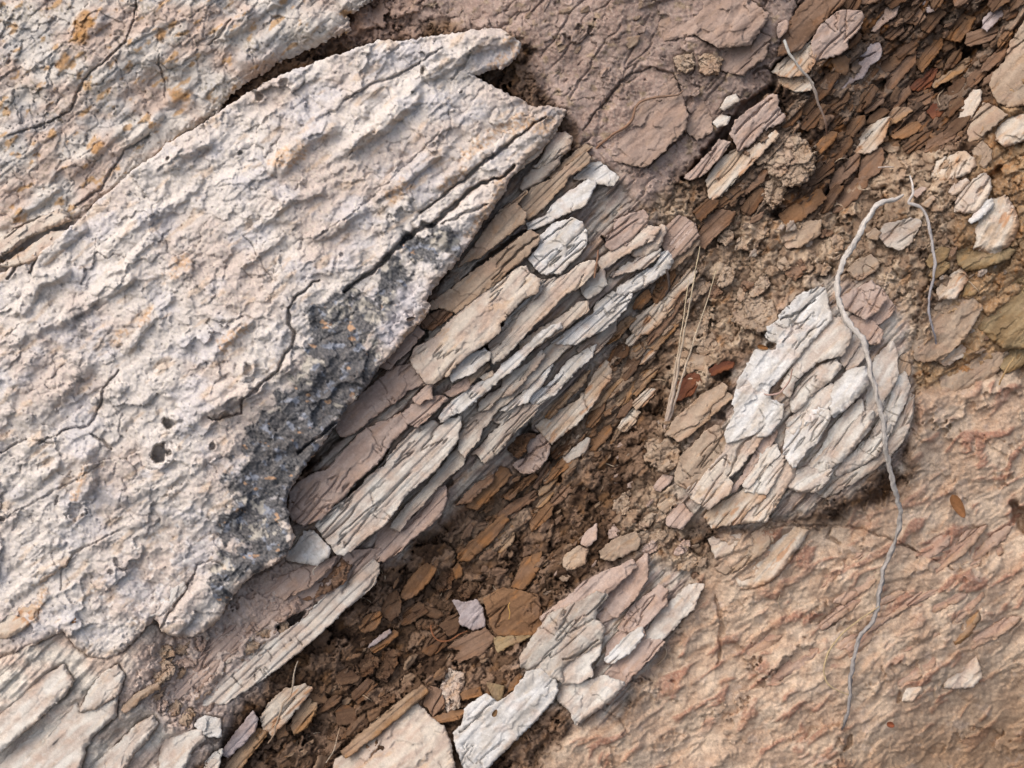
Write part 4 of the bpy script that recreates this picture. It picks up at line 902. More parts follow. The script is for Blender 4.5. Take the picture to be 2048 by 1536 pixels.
 ('rock_block','H','white','block',20,60,50,'bright bluish-white block with a jagged top beside the reddish chips',[860,340,900,200,1080,170,1200,240,1230,320,1350,370,1340,480,1230,640,1140,670,1060,650,900,700,800,740,790,650,850,520,890,430],dict(rise=.12,cracks=[([(1370,915),(1382,870),(1400,850)],1.4,6)])),
 ('rock_block','H','tan','block',14,60,52,'yellowish-tan block with a smooth face left of the pink-crested block',[270,1060,330,900,430,800,560,660,680,580,740,660,800,730,760,860,660,960,600,1060,520,1130,400,1210,280,1160],dict(rise=.1)),
 ('rock_block','H','cream','block',18,60,52,'cream block with a pink crest and two long splits below the bluish-white block',[400,1220,520,1140,640,990,760,860,800,740,900,700,1050,640,1130,690,1060,800,940,960,830,1060,760,1110,830,1170,800,1260,600,1410,440,1310],dict(rise=.2,cracks=[([(1455,955),(1468,925),(1480,895),(1510,865)],2.2,12),([(1445,915),(1462,926)],1.6,8)])),
 ('shale_plate','H','pink','block',6,50,55,'dull brownish flank plate right of the pink-crested block',[830,1240,960,1080,1060,900,1140,700,1250,600,1290,640,1230,760,1100,900,1040,1000,960,1120,870,1220],{}),
 ('shale_plate','H','pale','fine',10,45,52,'slim pale plate with a torn top right of the dull flank plate',[970,1170,1050,1010,1180,800,1290,780,1310,860,1200,960,1080,1100,1000,1190],{}),
 ('shale_plate','H','pale','fine',12,50,52,'lilac-white plate with a pointed top corner',[1000,1220,1130,1060,1200,960,1310,860,1370,890,1330,1000,1270,1130,1190,1260,1080,1240],{}),
 ('shale_plate','H','cream','block',14,55,52,'rounded white-topped plate turning orange towards its foot',[1200,1230,1280,1090,1340,980,1430,930,1470,990,1460,1090,1380,1200,1310,1320,1260,1420,1180,1540,920,1560,1000,1430,1180,1290],dict(bevel=10,bdrop=12)),
 ('shale_plate','H','rust','block',12,50,50,'orange and cream plate at the foot of the pink-crested block',[570,1490,700,1400,860,1300,1000,1230,1170,1240,1160,1300,1000,1420,900,1560,640,1600],{}),
 ('shale_plate','H','tan','block',14,40,42,'long tan blade of rock next to the foot of the dry grass',[180,660,260,520,400,400,560,260,740,150,770,170,740,250,640,340,540,460,480,530,340,580,240,640],{}),
 ('shale_plate','H','tan','block',12,36,42,'tan flake split off below the long tan blade',[210,660,340,600,480,545,600,440,700,300,790,250,830,280,640,440,560,520,420,640,290,710],{}),
 ('stone_chip','H','red','block',10,24,55,'dark red-brown chip just right of the dry grass stalks',[290,130,420,40,470,40,530,110,450,230,350,290,250,330,300,210],{}),
 ('stone_chip','R','red','smooth',10,20,20,'rusty red oblong chip right of the dry grass stalks',[205,705,270,650,350,655,340,690,260,720,215,735],{}),
 ('stone_chip','R','tan','block',8,24,20,'tan flat chip above the dark red-brown one',[50,660,110,610,200,620,230,650,170,700,90,700],{}),
 ('stone','Q','cream','smooth',10,34,45,'pale egg-shaped stone under the tan block with long splits',[200,190,280,160,400,170,400,200,330,280,240,310],dict(bevel=9,bdrop=10)),
 ('shale_plate','Q','tan','block',8,40,48,'tan bar below the pale egg-shaped stone',[240,370,330,290,430,180,560,100,580,200,500,290,380,370,300,400],dict(bevel=8)),
 ('shale_plate','Q','rust','block',10,44,50,'long rounded tan and white finger right of the tan bar',[350,430,430,360,560,230,700,120,790,150,700,280,600,420,500,480,400,490],dict(bevel=12,bdrop=14)),
 ('stone','Q','gold','smooth',8,34,52,'golden finger-shaped stone low at the right side',[1600,780,1660,700,1780,620,1790,660,1730,760,1650,820],dict(bevel=11,bdrop=12)),
 ('rock_block','Q','cream','lump',8,44,50,'pale angular block at the lower right below the golden finger',[1580,1060,1600,950,1700,850,1760,850,1800,1000,1750,1060,1640,1070],dict(bevel=8)),
 ('stone','Q','cream','lump',8,30,40,'small pale stone left of the pale angular block',[1340,1140,1360,1060,1430,1020,1450,1080,1400,1140],dict(bevel=6)),
 # --- upper right
 ('rock_block','I','pink','block',26,60,42,'pinkish-grey angular block with an orange broken edge at the upper right gap',[1410,400,1500,250,1630,150,1720,110,1900,120,1940,180,1860,330,1770,400,1770,490,1690,540,1560,590,1440,620,1400,500],dict(rise=.05,cracks=[([(1693,20),(1690,50),(1692,75)],1.4,7)])),
 ('rock_block','I','rust','fine',10,50,48,'orange-banded block below the pinkish-grey angular one',[1000,740,1060,650,1200,540,1400,420,1440,560,1430,650,1350,760,1200,790,1090,780],dict(cracks=[([(1560,140),(1572,125),(1585,108)],2,10)])),
 ('rock_block','I','rust','fine',6,40,40,'orange and lilac flaky block under the orange-banded one',[1060,840,1090,790,1200,800,1350,780,1420,850,1380,930,1240,940,1120,880],{}),
 ('rock_slab','I','pink','block',14,55,46,'flat pinkish-beige slab split lengthwise beside the long black gap',[560,1370,620,1240,820,1080,1000,960,1040,980,1050,1100,1130,1200,1090,1260,900,1330,780,1470,650,1540,600,1430],dict(rise=.05,cracks=[([(1470,268),(1490,245),(1520,218),(1545,195)],1.8,10)])),
 ('shale_plate','Z','rust','fine',8,45,50,'orange-edged plate continuing below the flat pinkish-beige slab',[1412,358,1440,320,1470,300,1500,300,1550,262,1560,268,1530,300,1500,330,1470,360,1440,395,1420,400],{}),
 ('shale_plate','Z','pink','fine',8,45,50,'narrow slate-pink plate left of the orange-edged plate',[1370,355,1400,325,1440,280,1460,285,1440,315,1405,350,1380,360],{}),
 ('stone','I','pale','smooth',14,26,35,'smooth pale lens-shaped stone above the long black gap',[470,1110,530,1000,620,970,660,1030,580,1090,500,1130],dict(bevel=8,bdrop=8)),
 ('stone','I','pale','lump',10,26,30,'whitish stone in brown earth beside the long black gap',[390,1250,480,1180,560,1200,540,1270,440,1300],dict(bevel=7)),
 ('stone','I','pink','smooth',14,30,60,'grey-brown oval stone under the top edge left of the black gap',[1040,330,1060,250,1140,210,1165,240,1130,330,1060,390],dict(bevel=8)),
 ('rock_block','J','lav','block',14,50,42,'purplish-grey block split in two by a curved crack',[60,910,200,760,340,600,480,440,580,460,590,540,560,600,460,680,400,780,240,860,200,930],dict(cracks=[([(1690,145),(1710,125),(1735,112),(1752,104)],2,12)])),
 ('rock_block','J','pink','block',12,45,45,'grey-pink block with a notched lower side near the top edge',[480,320,560,180,720,10,760,60,740,150,620,240,520,330],{}),
 ('shale_block','J','orange','fine',12,45,52,'orange-brown ridged block near the top right',[1250,400,1290,290,1400,140,1550,190,1480,320,1390,430],{}),
 ('shale_plate','J','lav','fine',16,36,45,'purple-grey blade with orange rims at the top right corner',[1620,290,1650,180,1780,70,1880,20,1900,80,1780,200,1660,310],{}),
 ('shale_plate','J','gold','fine',16,36,38,'golden brown blade with a glossy pale crest in the dark upper gully',[1110,860,1250,760,1400,640,1480,590,1500,640,1430,720,1280,820,1130,890],dict(bevel=8)),
 ('stone_chip','J','red','fine',12,28,40,'reddish forked chip left of the golden brown blade',[850,920,980,790,1100,710,1165,700,1110,830,1090,890,960,930],{}),
 ('stone_chip','J','brown','fine',12,30,38,'grey-topped brown chip below the reddish forked one',[850,1110,870,1040,1000,980,1120,940,1080,1040,960,1120,880,1150],{}),
 ('stone_chip','J','red','block',10,26,15,'brick-red flat chip under the grey-topped brown one',[1060,1150,1120,1060,1260,1090,1200,1180,1120,1210],{}),
 ('shale_plate','J','rust','fine',12,36,48,'large orange plate with a lilac core in the upper right gully',[280,1500,400,1340,560,1230,680,1200,660,1290,600,1440,520,1540,400,1570,300,1550],{}),
 ('shale_plate','J','gold','fine',8,30,40,'flat golden plate behind the large orange one',[660,1290,640,1210,720,1110,860,1110,900,1140,780,1230,700,1260],{}),
 ('stone_chip','J','orange','fine',10,24,30,'bright orange splintered chip at the rim of the upper gully',[690,1400,850,1290,960,1250,1000,1290,960,1340,860,1400,740,1420],{}),
 ('rock_block','J','cream','block',12,45,60,'pale block with a dark diagonal vein at the right',[1380,1220,1420,1060,1530,930,1600,920,1610,1020,1520,1180,1450,1290],dict(bevel=7)),
 ('rock_block','J','tan','block',8,50,38,'tan ledge block with a dark underside right of the veined pale block',[1480,1310,1560,1160,1640,1050,1760,1100,1880,1170,1760,1280,1560,1430,1480,1440],{}),
 ('rock_block','J','rust','lump',4,50,40,'red-brown rounded block at the right edge',[1740,1400,1800,1280,1900,1210,2048,1180,2160,1240,2140,1400,2000,1450,1840,1500],dict(bevel=12,bdrop=12)),
 ('rock_slab','J','tan','block',14,60,45,'large beige slab at the upper right edge',[1740,740,1850,640,1900,450,1980,330,2048,230,2250,100,2300,900,2120,1060,1900,1100,1780,1040,1700,880],dict(rise=.05,follow=.8,cracks=[([(1990,140),(2020,105),(2048,80)],1.8,9)])),
 ('stone','J','lav','smooth',10,26,40,'small whitish-grey stone at the top edge',[960,0,1060,30,1200,-10,1200,40,1130,110,1060,130,1040,70],{}),
 ('stone_chip','J','brown','fine',8,26,45,'grey-brown chip under the grey-pink notched block',[620,390,620,360,700,260,800,260,810,320,700,410],{}),
 ('stone_chip','J','brown','fine',6,24,60,'brown cracked chip right of the grey-pink notched block',[790,210,800,100,900,30,980,90,1050,180,960,250,860,240],{}),
 ('rock_block','K','rust','block',16,50,60,'cracked white and orange block at the right with three parallel splits',[1100,470,1150,330,1300,260,1440,220,1540,290,1560,370,1480,440,1330,510,1180,530],dict(bevel=10,bdrop=12,cracks=[([(1878,340),(1888,325),(1895,312)],2.2,12),([(1915,350),(1925,335),(1935,320)],1.8,9)])),
 ('rock_block','K','cream','block',16,50,55,'pale rib-shaped block with a golden stain under the cracked orange block',[1340,830,1350,700,1400,650,1460,570,1540,500,1640,440,1700,490,1710,620,1640,740,1560,840,1440,850],dict(bevel=10,bdrop=12,cracks=[([(1955,385),(1970,368),(1980,355)],2,10)])),
 ('stone','K','cream','smooth',12,34,55,'smaller pale egg-shaped stone left of the golden-stained rib block',[1280,640,1330,560,1460,500,1480,530,1420,600,1340,670],dict(bevel=8,bdrop=9)),
 ('boulder','K','rust','lump',10,60,60,'rounded orange and white boulder at the right edge of the bank',[1480,960,1540,880,1600,800,1740,700,1860,680,1950,800,2000,950,1960,1100,1880,1200,1700,1270,1540,1230,1560,1080],dict(bevel=24,bdrop=26)),
 ('shale_plate','K','white','smooth',26,36,50,'white crest lying on the left shoulder of the orange and white boulder',[1480,930,1560,840,1640,740,1720,705,1735,760,1660,850,1560,920,1500,950],dict(bevel=9)),
 ('stone','K','tan','smooth',12,36,60,'peach-coloured stone above the orange and white boulder',[1510,210,1620,120,1710,210,1700,320,1640,390,1560,330],dict(bevel=8)),
 ('shale_plate','K','grey','block',6,40,35,'greyish hollow-faced plate under the thin white twig',[570,1080,620,970,700,950,900,900,1000,950,860,1180,770,1230,640,1180],{}),
 ('stone','K','tan','block',12,36,30,'tan angular stone just right of the long root near its top',[240,1440,330,1340,480,1280,580,1350,520,1440,380,1530,300,1510],dict(bevel=5)),
 ('stone','K','tan','block',8,28,50,'small brownish stone left of the greyish hollow plate',[430,1070,520,1010,580,1050,540,1130,460,1110],{}),
 ('rock_block','K','olive','lump',4,50,25,'brown weathered ledge under the orange and white boulder',[1340,1250,1500,1160,1700,1280,1900,1200,1960,1240,1860,1330,1650,1400,1450,1440,1380,1380],dict(bevel=12,bdrop=10)),
 ('stone','K','tan','smooth',10,24,45,'small tan pebble-like stone right of the thin white twig',[1000,760,1100,680,1140,700,1060,790],{}),
 ('stone','K','pink','smooth',10,24,45,'small pinkish stone touching the bend of the thin white twig',[910,660,990,590,1040,600,960,690],{}),
 ('rock_block','K','brown','block',6,45,48,'dark brown leaning slab left of the root top',[40,560,160,380,320,250,380,260,340,400,200,520,80,620],{}),
 ('rock_block','K','brown','block',8,45,45,'dark brown slab directly above the bend of the long root',[350,470,380,340,470,230,590,190,610,290,570,420,450,500,360,520],{}),
 ('rock_block','K','brown','lump',4,45,50,'earthy brown slab below the dark leaning one',[90,830,140,700,240,560,340,500,460,460,430,580,350,680,250,760,150,840],{}),
 ('rock_slab','R','olive','lump',8,60,40,'olive-brown smooth slab at the right edge above the bare pinkish rock',[1750,420,1820,280,1990,180,2100,120,2250,100,2300,520,2100,560,1930,570,1850,500],dict(follow=.8,bevel=12,bdrop=12)),
 ('rock_block','R','tan','lump',6,50,45,'tan stepped block where the thin twig ends',[1380,560,1450,400,1560,300,1740,280,1790,330,1720,480,1640,560,1560,640,1430,640],dict(bevel=9,follow=.8)),
 ('rock_block','R','tan','lump',0,50,38,'tan ledge below the olive-brown smooth slab',[1480,810,1560,740,1650,640,1800,600,1950,610,1900,700,1720,820,1560,840],dict(bevel=14,bdrop=14,follow=.8)),
 # --- left and lower left ribs
 ('rock_finger','T','cream','block',12,50,35,'cream finger with an ochre spot lowest on the left edge crevice',[60,1520,180,1440,300,1360,410,1350,400,1400,300,1480,180,1536,60,1560,-40,1560],dict(on=BIG_TOP,follow=.9,bevel=12,bdrop=16)),
 ('rock_finger','T','cream','block',6,50,35,'cream finger just above the crevice at the left edge',[-120,1440,0,1400,100,1340,340,1230,420,1290,300,1330,160,1390,60,1470,0,1500,-120,1560],dict(on=BIG_TOP,follow=.9,bevel=12,bdrop=16)),
 ('rock_slab','W','pale','smooth',12,60,42,'long pale ridge slab slanting at the lower left edge',[60,1180,150,1090,260,990,380,930,430,1030,380,1110,300,1180,180,1290,0,1440,-200,1540,-200,1380],dict(bevel=14,bdrop=16,follow=.8)),
 ('rock_slab','W','pale','smooth',12,55,48,'pale teardrop-shaped slab right of the long pale ridge',[470,1210,520,1090,600,980,690,930,730,1000,690,1110,560,1190],dict(bevel=14,bdrop=14)),
 ('rock_finger','W','pale','smooth',14,55,50,'pale rounded finger leaning at the bottom left',[500,1600,560,1500,700,1390,800,1280,900,1230,920,1280,860,1370,780,1450,700,1600],dict(bevel=14,bdrop=16)),
 ('rock_block','W','pale','smooth',6,50,50,'pale blunt block at the bottom left of the gully',[930,1600,940,1420,960,1370,1070,1330,1180,1310,1200,1370,1120,1440,1050,1600],dict(bevel=12,bdrop=12)),
 ('rock_slab','W','pale','smooth',2,60,42,'wide smooth pale slab filling the lower left corner',[-300,1620,-100,1480,0,1470,150,1340,330,1190,460,1150,470,1215,690,1120,680,1230,560,1330,500,1420,440,1700,-300,1900],dict(follow=.9,bevel=14,bdrop=14)),
 ('rock_finger','W','white','smooth',10,40,48,'small white pointed finger beside the foot of the huge slab',[880,650,900,600,960,510,1080,450,1090,480,1000,590,950,640],dict(on=BIG_TOP,follow=.9,bevel=9,bdrop=10)),
 ('rock_finger','W','cream','smooth',8,40,40,'slim cream finger low on the huge slab face',[80,520,160,430,280,340,420,290,380,350,260,440,150,500],dict(on=BIG_TOP,follow=.9,bevel=11,bdrop=12)),
 ('rock_block','W','rust','smooth',10,40,40,'orange-stained pale lump at the left edge of the lower slab',[-40,780,0,620,120,590,210,560,240,600,200,680,140,720,40,770],dict(on=BIG_TOP,follow=.9,bevel=12,bdrop=12)),
 ('stone','W','tan','smooth',16,34,32,'tan tongue-shaped stone on the lower left ribs',[710,1190,800,1100,950,1030,930,1070,830,1130,740,1210],dict(bevel=8)),
 ('rock_block','W','white','lump',16,40,30,'whitish knob of rock above the bottom left gully end',[1140,1290,1150,1260,1200,1230,1290,1250,1290,1350,1200,1350],dict(bevel=7)),
 ('stone_chip','W','orange','smooth',8,14,60,'glossy orange-brown pebble set in the lower left of the huge slab',[372,620,385,612,435,640,442,680,410,690,375,665],dict(on=BIG_TOP,follow=.9,bevel=5)),
]
for (nm, tl, kd, stl, dz, th, an, lb, flat, kw) in D_:
    kw = dict(kw)
    if tl in 'JKQ' or (tl == 'R' and nm != 'shale_rib'):
        dz = dz * .45
        kw.setdefault('bevel', 3.5)
    kw['bevel'] = kw.get('bevel', 3.6) * (1.15 if nm == 'shale_rib' else .8)
    if tl in 'GRHMP' and nm.startswith(('shale', 'rock')): kw.setdefault('grow_', 5.0)
    if 'bdrop' in kw: kw['bdrop'] *= .8
    ctg = {'stone': 'stone', 'stone_chip': 'stone chip', 'stone_slab': 'stone', 'earth_clod': 'clod', 'boulder': 'boulder', 'shale_rod': 'stone chip'}.get(nm, 'rock')
    plate(nm, TP(tl, flat), kd, stl, dz, th, lb, ctg, ang=an, **kw)

LMK = [(1030, 1230, 'the square rusty slab'), (900, 1228, 'the lavender flake'), (940, 1290, 'the two-layered brown chip'), (838, 1160, 'the bright orange stick-shaped chip'), (738, 1250, 'the split orange-brown chip'),
 (905, 1085, 'the upper orange rod'), (960, 980, 'the long orange-brown rod'), (1062, 920, 'the rounded split block'), (1180, 820, 'the golden-edged plate'), (1310, 610, 'the ochre-footed plate'), (1000, 1420, 'the white flat slab'),
 (790, 1430, 'the rough cream block'), (620, 1420, 'the plate crossed by a hair root'), (490, 1490, 'the lavender-beige plate'), (780, 1430, 'the brown rod with a pale tip'), (1245, 1090, 'the flat oval stone'), (1350, 690, 'the dry grass stalks'),
 (1390, 760, 'the dark red-brown chip'), (1380, 860, 'the long tan blade'), (1420, 930, 'the yellowish-tan block'), (1420, 1040, 'the pale egg-shaped stone'), (1180, 1280, 'the beige boulder'), (1700, 60, 'the pinkish-grey angular block'),
 (1590, 140, 'the orange-banded block'), (1500, 250, 'the flat pinkish-beige slab'), (1700, 130, 'the purplish-grey block'), (1910, 130, 'the golden brown blade'), (1840, 165, 'the reddish forked chip'), (1920, 60, 'the orange ridged block'),
 (1990, 35, 'the purple-grey blade'), (1755, 285, 'the large orange plate'), (1690, 340, 'the dark leaning slab'), (1770, 400, 'the top of the long root'), (1690, 500, 'the upper part of the long root'), (1858, 440, 'the thin whitish twig'),
 (1780, 475, 'the greyish hollow plate'), (1540, 660, 'the greenish-white slab'), (1325, 500, 'the knobby cream lump'), (1300, 540, 'the bright white finger'), (380, 1260, 'the lower tip of the huge slab'), (500, 1330, 'the pinkish-white ledge plate'),
 (400, 1450, 'the pale blunt block'), (1020, 75, 'the top corner of the huge slab'), (1115, 230, 'the right corner of the huge slab'), (1270, 230, 'the brown rootlet in the crust'), (1470, 205, 'the smooth pale lens-shaped stone'), (1980, 400, 'the orange and white boulder'),
 (1990, 600, 'the olive-brown smooth slab'), (1900, 690, 'the tan stepped block'), (1795, 100, 'the grey-pink notched block'), (1765, 1150, 'the lower half of the long root'), (1700, 1350, 'the lower end of the long root'), (1660, 1300, 'the curving straw-coloured fibre'), (1560, 1100, 'the rounded tan and white finger'),
 (1916, 1012, 'the curled brown leaf'), (1925, 1250, 'the golden finger-shaped stone'), (1925, 1340, 'the pale angular block'), (1380, 1200, 'the square-topped cream plate')]
USED = {}
def where(x, y, L, colour, noun):
    size = 'tiny' if L < 19 else ('small' if L < 30 else 'larger')
    cand = sorted(LMK, key=lambda q: (q[0] - x) ** 2 + (q[1] - y) ** 2)[:4]
    for (a, b, ph) in cand:
        dx, dy = x - a, y - b
        d = math.hypot(dx, dy)
        v = 'below' if dy > 0 else 'above'; hz = 'right of' if dx > 0 else 'left of'
        r = ('straight ' + v) if abs(dy) > 2.4 * abs(dx) else (hz if abs(dx) > 2.4 * abs(dy) else v + ' and ' + hz)
        for far in (('next to and ' if d < 45 else ('a little way ' if d < 110 else 'well ')),):
            lb = f'{size} {colour} {noun} {far}{r} {ph}'
            if lb not in USED and len(lb.split()) <= 16:
                USED[lb] = 1
                return lb
    return None
COLN = {'brown': 'brown', 'dark': 'dark brown', 'orange': 'rusty', 'gold': 'golden-brown', 'pink': 'pinkish', 'tan': 'tan', 'cream': 'cream', 'pale': 'pale'}

# ------------------------------------------------------------------ more plates and clods of the shaded right side and the gully
TR2 = [
 ('earth_clod','tan','crumb',16,50,40,'large crumbly earth clod right of the long black gap',[(1500,322),(1505,285),(1530,268),(1560,260),(1600,270),(1628,300),(1632,340),(1600,372),(1570,374),(1540,348)],dict(bevel=12,bdrop=12)),
 ('earth_clod','tan','crumb',12,40,40,'smaller crumbly clod just below the large earth clod',[(1520,362),(1545,345),(1572,372),(1566,400),(1545,414),(1524,392)],dict(bevel=9,bdrop=9)),
 ('shale_plate','orange','block',4,34,40,'rusty plate in a dark pocket below the smaller crumbly clod',[(1558,432),(1600,395),(1640,378),(1652,396),(1602,442),(1565,450)],{}),
 ('stone','tan','lump',6,34,40,'tan stone below the rusty plate in the dark pocket',[(1565,472),(1600,447),(1642,440),(1642,465),(1602,492),(1575,497)],dict(bevel=6)),
 ('crust_panel','crust','lump',-3,40,42,'flat pinkish panel of crust crossed by a thin brown rootlet',[(1190,290),(1205,210),(1240,165),(1285,135),(1345,148),(1362,190),(1375,230),(1370,260),(1330,300),(1290,335),(1230,322)],dict(bevel=5,follow=1.)),
 ('crust_panel','crust','lump',-1,36,45,'small pinkish block of crust right of the flat crossed panel',[(1374,198),(1400,190),(1420,230),(1426,262),(1395,280),(1372,262)],dict(bevel=5,follow=1.)),
 ('rock_block','crust','lump',4,44,40,'lumpy tan ledge along the top edge left of the dark cracks',[(1285,20),(1340,0),(1400,-30),(1470,-20),(1540,30),(1500,90),(1440,95),(1390,70),(1330,80)],dict(bevel=9,follow=1.)),
 ('rock_block','crust','block',6,40,42,'pinkish split stone below the lumpy tan ledge',[(1438,82),(1500,62),(1540,75),(1532,112),(1485,150),(1440,140)],dict(bevel=5,follow=1.)),
 ('rock_block','brown','block',8,44,46,'brownish block between the dark cracks at the top edge',[(1600,10),(1680,-40),(1690,5),(1640,48),(1600,100),(1556,112),(1570,60)],dict(bevel=5,follow=1.)),
 ('earth_clod','tan','crumb',12,30,30,'knobby clod at the top of the crust left of the split stone',[(1350,114),(1385,105),(1390,130),(1374,146),(1356,140)],dict(bevel=7,bdrop=7)),
 ('earth_clod','tan','crumb',12,30,30,'knobby clod touching the left side of the pinkish split stone',[(1396,112),(1420,106),(1444,120),(1438,148),(1402,144)],dict(bevel=7,bdrop=7)),
 ('shale_plate','crust','shale',6,36,48,'pinkish-brown plate above the ochre-footed plate',[(1330,455),(1360,430),(1386,445),(1396,470),(1370,502),(1340,522),(1325,490)],{}),
 ('shale_plate','brown','shale',4,36,48,'brown ribbed plate between the ochre-footed plate and the grass stalks',[(1300,640),(1340,590),(1372,560),(1384,575),(1350,630),(1318,672),(1296,690)],{}),
 ('earth_clod','tan','crumb',8,34,40,'bulky earthy lump left of the greenish-white slab',[(1470,610),(1500,590),(1545,600),(1560,640),(1530,668),(1490,660),(1468,640)],dict(bevel=10,bdrop=10)),
 ('earth_clod','tan','crumb',8,34,40,'bulky earthy lump at the foot of the dry grass',[(1290,880),(1330,868),(1362,890),(1358,930),(1325,945),(1292,920)],dict(bevel=10,bdrop=10)),
]
for (nm, kd, stl, dz, th, an, lb, pl, kw) in TR2:
    plate(nm, pl, kd, stl, dz, th, lb, {'earth_clod': 'clod', 'stone': 'stone'}.get(nm, 'rock'), ang=an, jag=(7 if stl == 'crumb' else 3), **kw)

def filler(area, n, size, asp, kinds, styles, ang, spread, noun, nm, cat, grp, seed, dz=(2, 8), bev=3.6):
    r = random.Random(seed); a = np.asarray(area); got = 0; tries = 0
    while got < n and tries < 4000:
        tries += 1
        x = r.uniform(a[:, 0].min(), a[:, 0].max()); y = r.uniform(a[:, 1].min(), a[:, 1].max())
        if sdf_poly(np.array([x]), np.array([y]), area)[0] < 0: continue
        L = r.uniform(*size); B = L * r.uniform(*asp)
        if covered(x, y, B * .42): continue
        an = ang + r.gauss(0, spread); ca = math.cos(math.radians(an)); sa = -math.sin(math.radians(an))
        m = r.choice([6, 7, 8, 9]); pts = []
        for k in range(m):
            t_ = 2 * math.pi * (k + r.uniform(-.38, .38)) / m
            u = .5 * L * math.copysign(abs(math.cos(t_)) ** .75, math.cos(t_)) * r.uniform(.72, 1.1); v = .5 * B * math.copysign(abs(math.sin(t_)) ** .75, math.sin(t_)) * r.uniform(.7, 1.15)
            pts.append((x + u * ca - v * sa, y + u * sa + v * ca))
        kd = r.choice(kinds); stl = r.choice(styles)
        lb = where(x, y, 24, COLN.get(kd, kd), noun)
        if lb is None: continue
        lb = lb.replace('small ', 'long ' if B < L * .4 else 'flat ', 1)
        plate(nm, pts, kd, stl, r.uniform(*dz), 30, lb, cat, ang=an, group=grp, bevel=bev, jag=(7 if stl == 'crumb' else 2.6), seed=seed * 31 + got)
        got += 1
COLN.update({'ribs': 'dusty reddish', 'rust': 'orange-streaked', 'lav': 'lilac-grey', 'olive': 'olive', 'grey': 'grey', 'red': 'reddish'})
filler([(1580, 150), (1690, 10), (1760, -30), (2060, -30), (2040, 60), (1960, 220), (1880, 290), (1760, 300), (1650, 420), (1540, 440), (1420, 470), (1390, 420), (1480, 330)],
       46, (48, 104), (.28, .55), ['brown', 'dark', 'dark', 'brown', 'orange', 'dark', 'dark'], ['fine', 'shale', 'block'], 44, 9, 'shale flake', 'shale_flake', 'rock', 'shale flakes in the upper right debris', 5, (0, 12))
filler([(1255, 600), (1345, 560), (1330, 700), (1290, 800), (1210, 900), (1130, 990), (1060, 1070), (990, 1120), (1000, 1000), (1110, 900), (1190, 800)],
       24, (44, 96), (.22, .42), ['gold', 'brown', 'dark', 'orange', 'rust'], ['fine', 'shale'], 48, 6, 'shale flake', 'shale_flake', 'rock', 'shale flakes in the gully wall', 6, (-2, 8))
filler([(900, 1110), (1000, 1150), (1040, 1180), (980, 1320), (860, 1400), (720, 1440), (640, 1500), (560, 1500), (700, 1300), (770, 1180)],
       14, (44, 84), (.4, .8), ['dark'], ['crumb', 'crumb', 'fine'], 30, 25, 'earthy flake', 'earth_clod', 'clod', 'earthy flakes on the gully floor', 8, (0, 8), 6)
filler([(1400, 440), (1560, 470), (1700, 430), (1780, 540), (1640, 560), (1500, 590), (1420, 700), (1380, 700)],
       16, (26, 60), (.5, .8), ['tan', 'tan', 'brown'], ['crumb'], 44, 20, 'earth lump', 'earth_clod', 'clod', 'earth lumps around the long root', 9, (0, 8), 7)
filler([(1860, 480), (1960, 560), (2040, 600), (2040, 740), (1900, 760), (1840, 640), (1880, 560)],
       7, (40, 90), (.4, .6), ['tan', 'olive', 'rust'], ['lump', 'block'], 40, 8, 'rock lump', 'rock_lump', 'rock', 'rock lumps on the right ledges', 10, (0, 8), 7)
filler([(1210, 1000), (1330, 960), (1400, 1120), (1400, 1190), (1300, 1100), (1200, 1130)],
       12, (30, 66), (.4, .7), ['tan', 'tan', 'pink'], ['crumb', 'fine'], 46, 12, 'shale lump', 'rock_lump', 'rock', 'shale lumps on the crumbly slope', 11, (0, 8), 6)
filler([(330, 1300), (440, 1270), (540, 1190), (610, 1250), (560, 1310), (470, 1390), (380, 1440), (300, 1400)],
       14, (26, 56), (.5, .8), ['pink', 'tan', 'tan'], ['crumb'], 46, 20, 'rounded lump', 'rock_lump', 'rock', 'lumps in the dusty pinkish earth', 12, (0, 8), 8)
filler([(1500, 1130), (1780, 1110), (2000, 1080), (2020, 1300), (1900, 1420), (1600, 1440), (1450, 1400), (1440, 1250)],
       22, (60, 140), (.16, .28), ['ribs'], ['block', 'lump'], 35, 9, 'rib', 'rock_rib', 'rock', 'low ribs on the bare pinkish rock', 13, (-5, 1), 9)
# ------------------------------------------------------------------ the earth of the bank: one sheet under and around everything
def grow(a, b, st, far0, far1):
    g = list(np.arange(a, b, st))
    lo = []; x = a; d = st
    while x > far0:
        d = min(d * 1.035, 40); x -= d; lo.append(x)
    hi = []; x = g[-1]; d = st
    while x < far1:
        d = min(d * 1.035, 40); x += d; hi.append(x)
    return np.array(lo[::-1] + g + hi, f32)

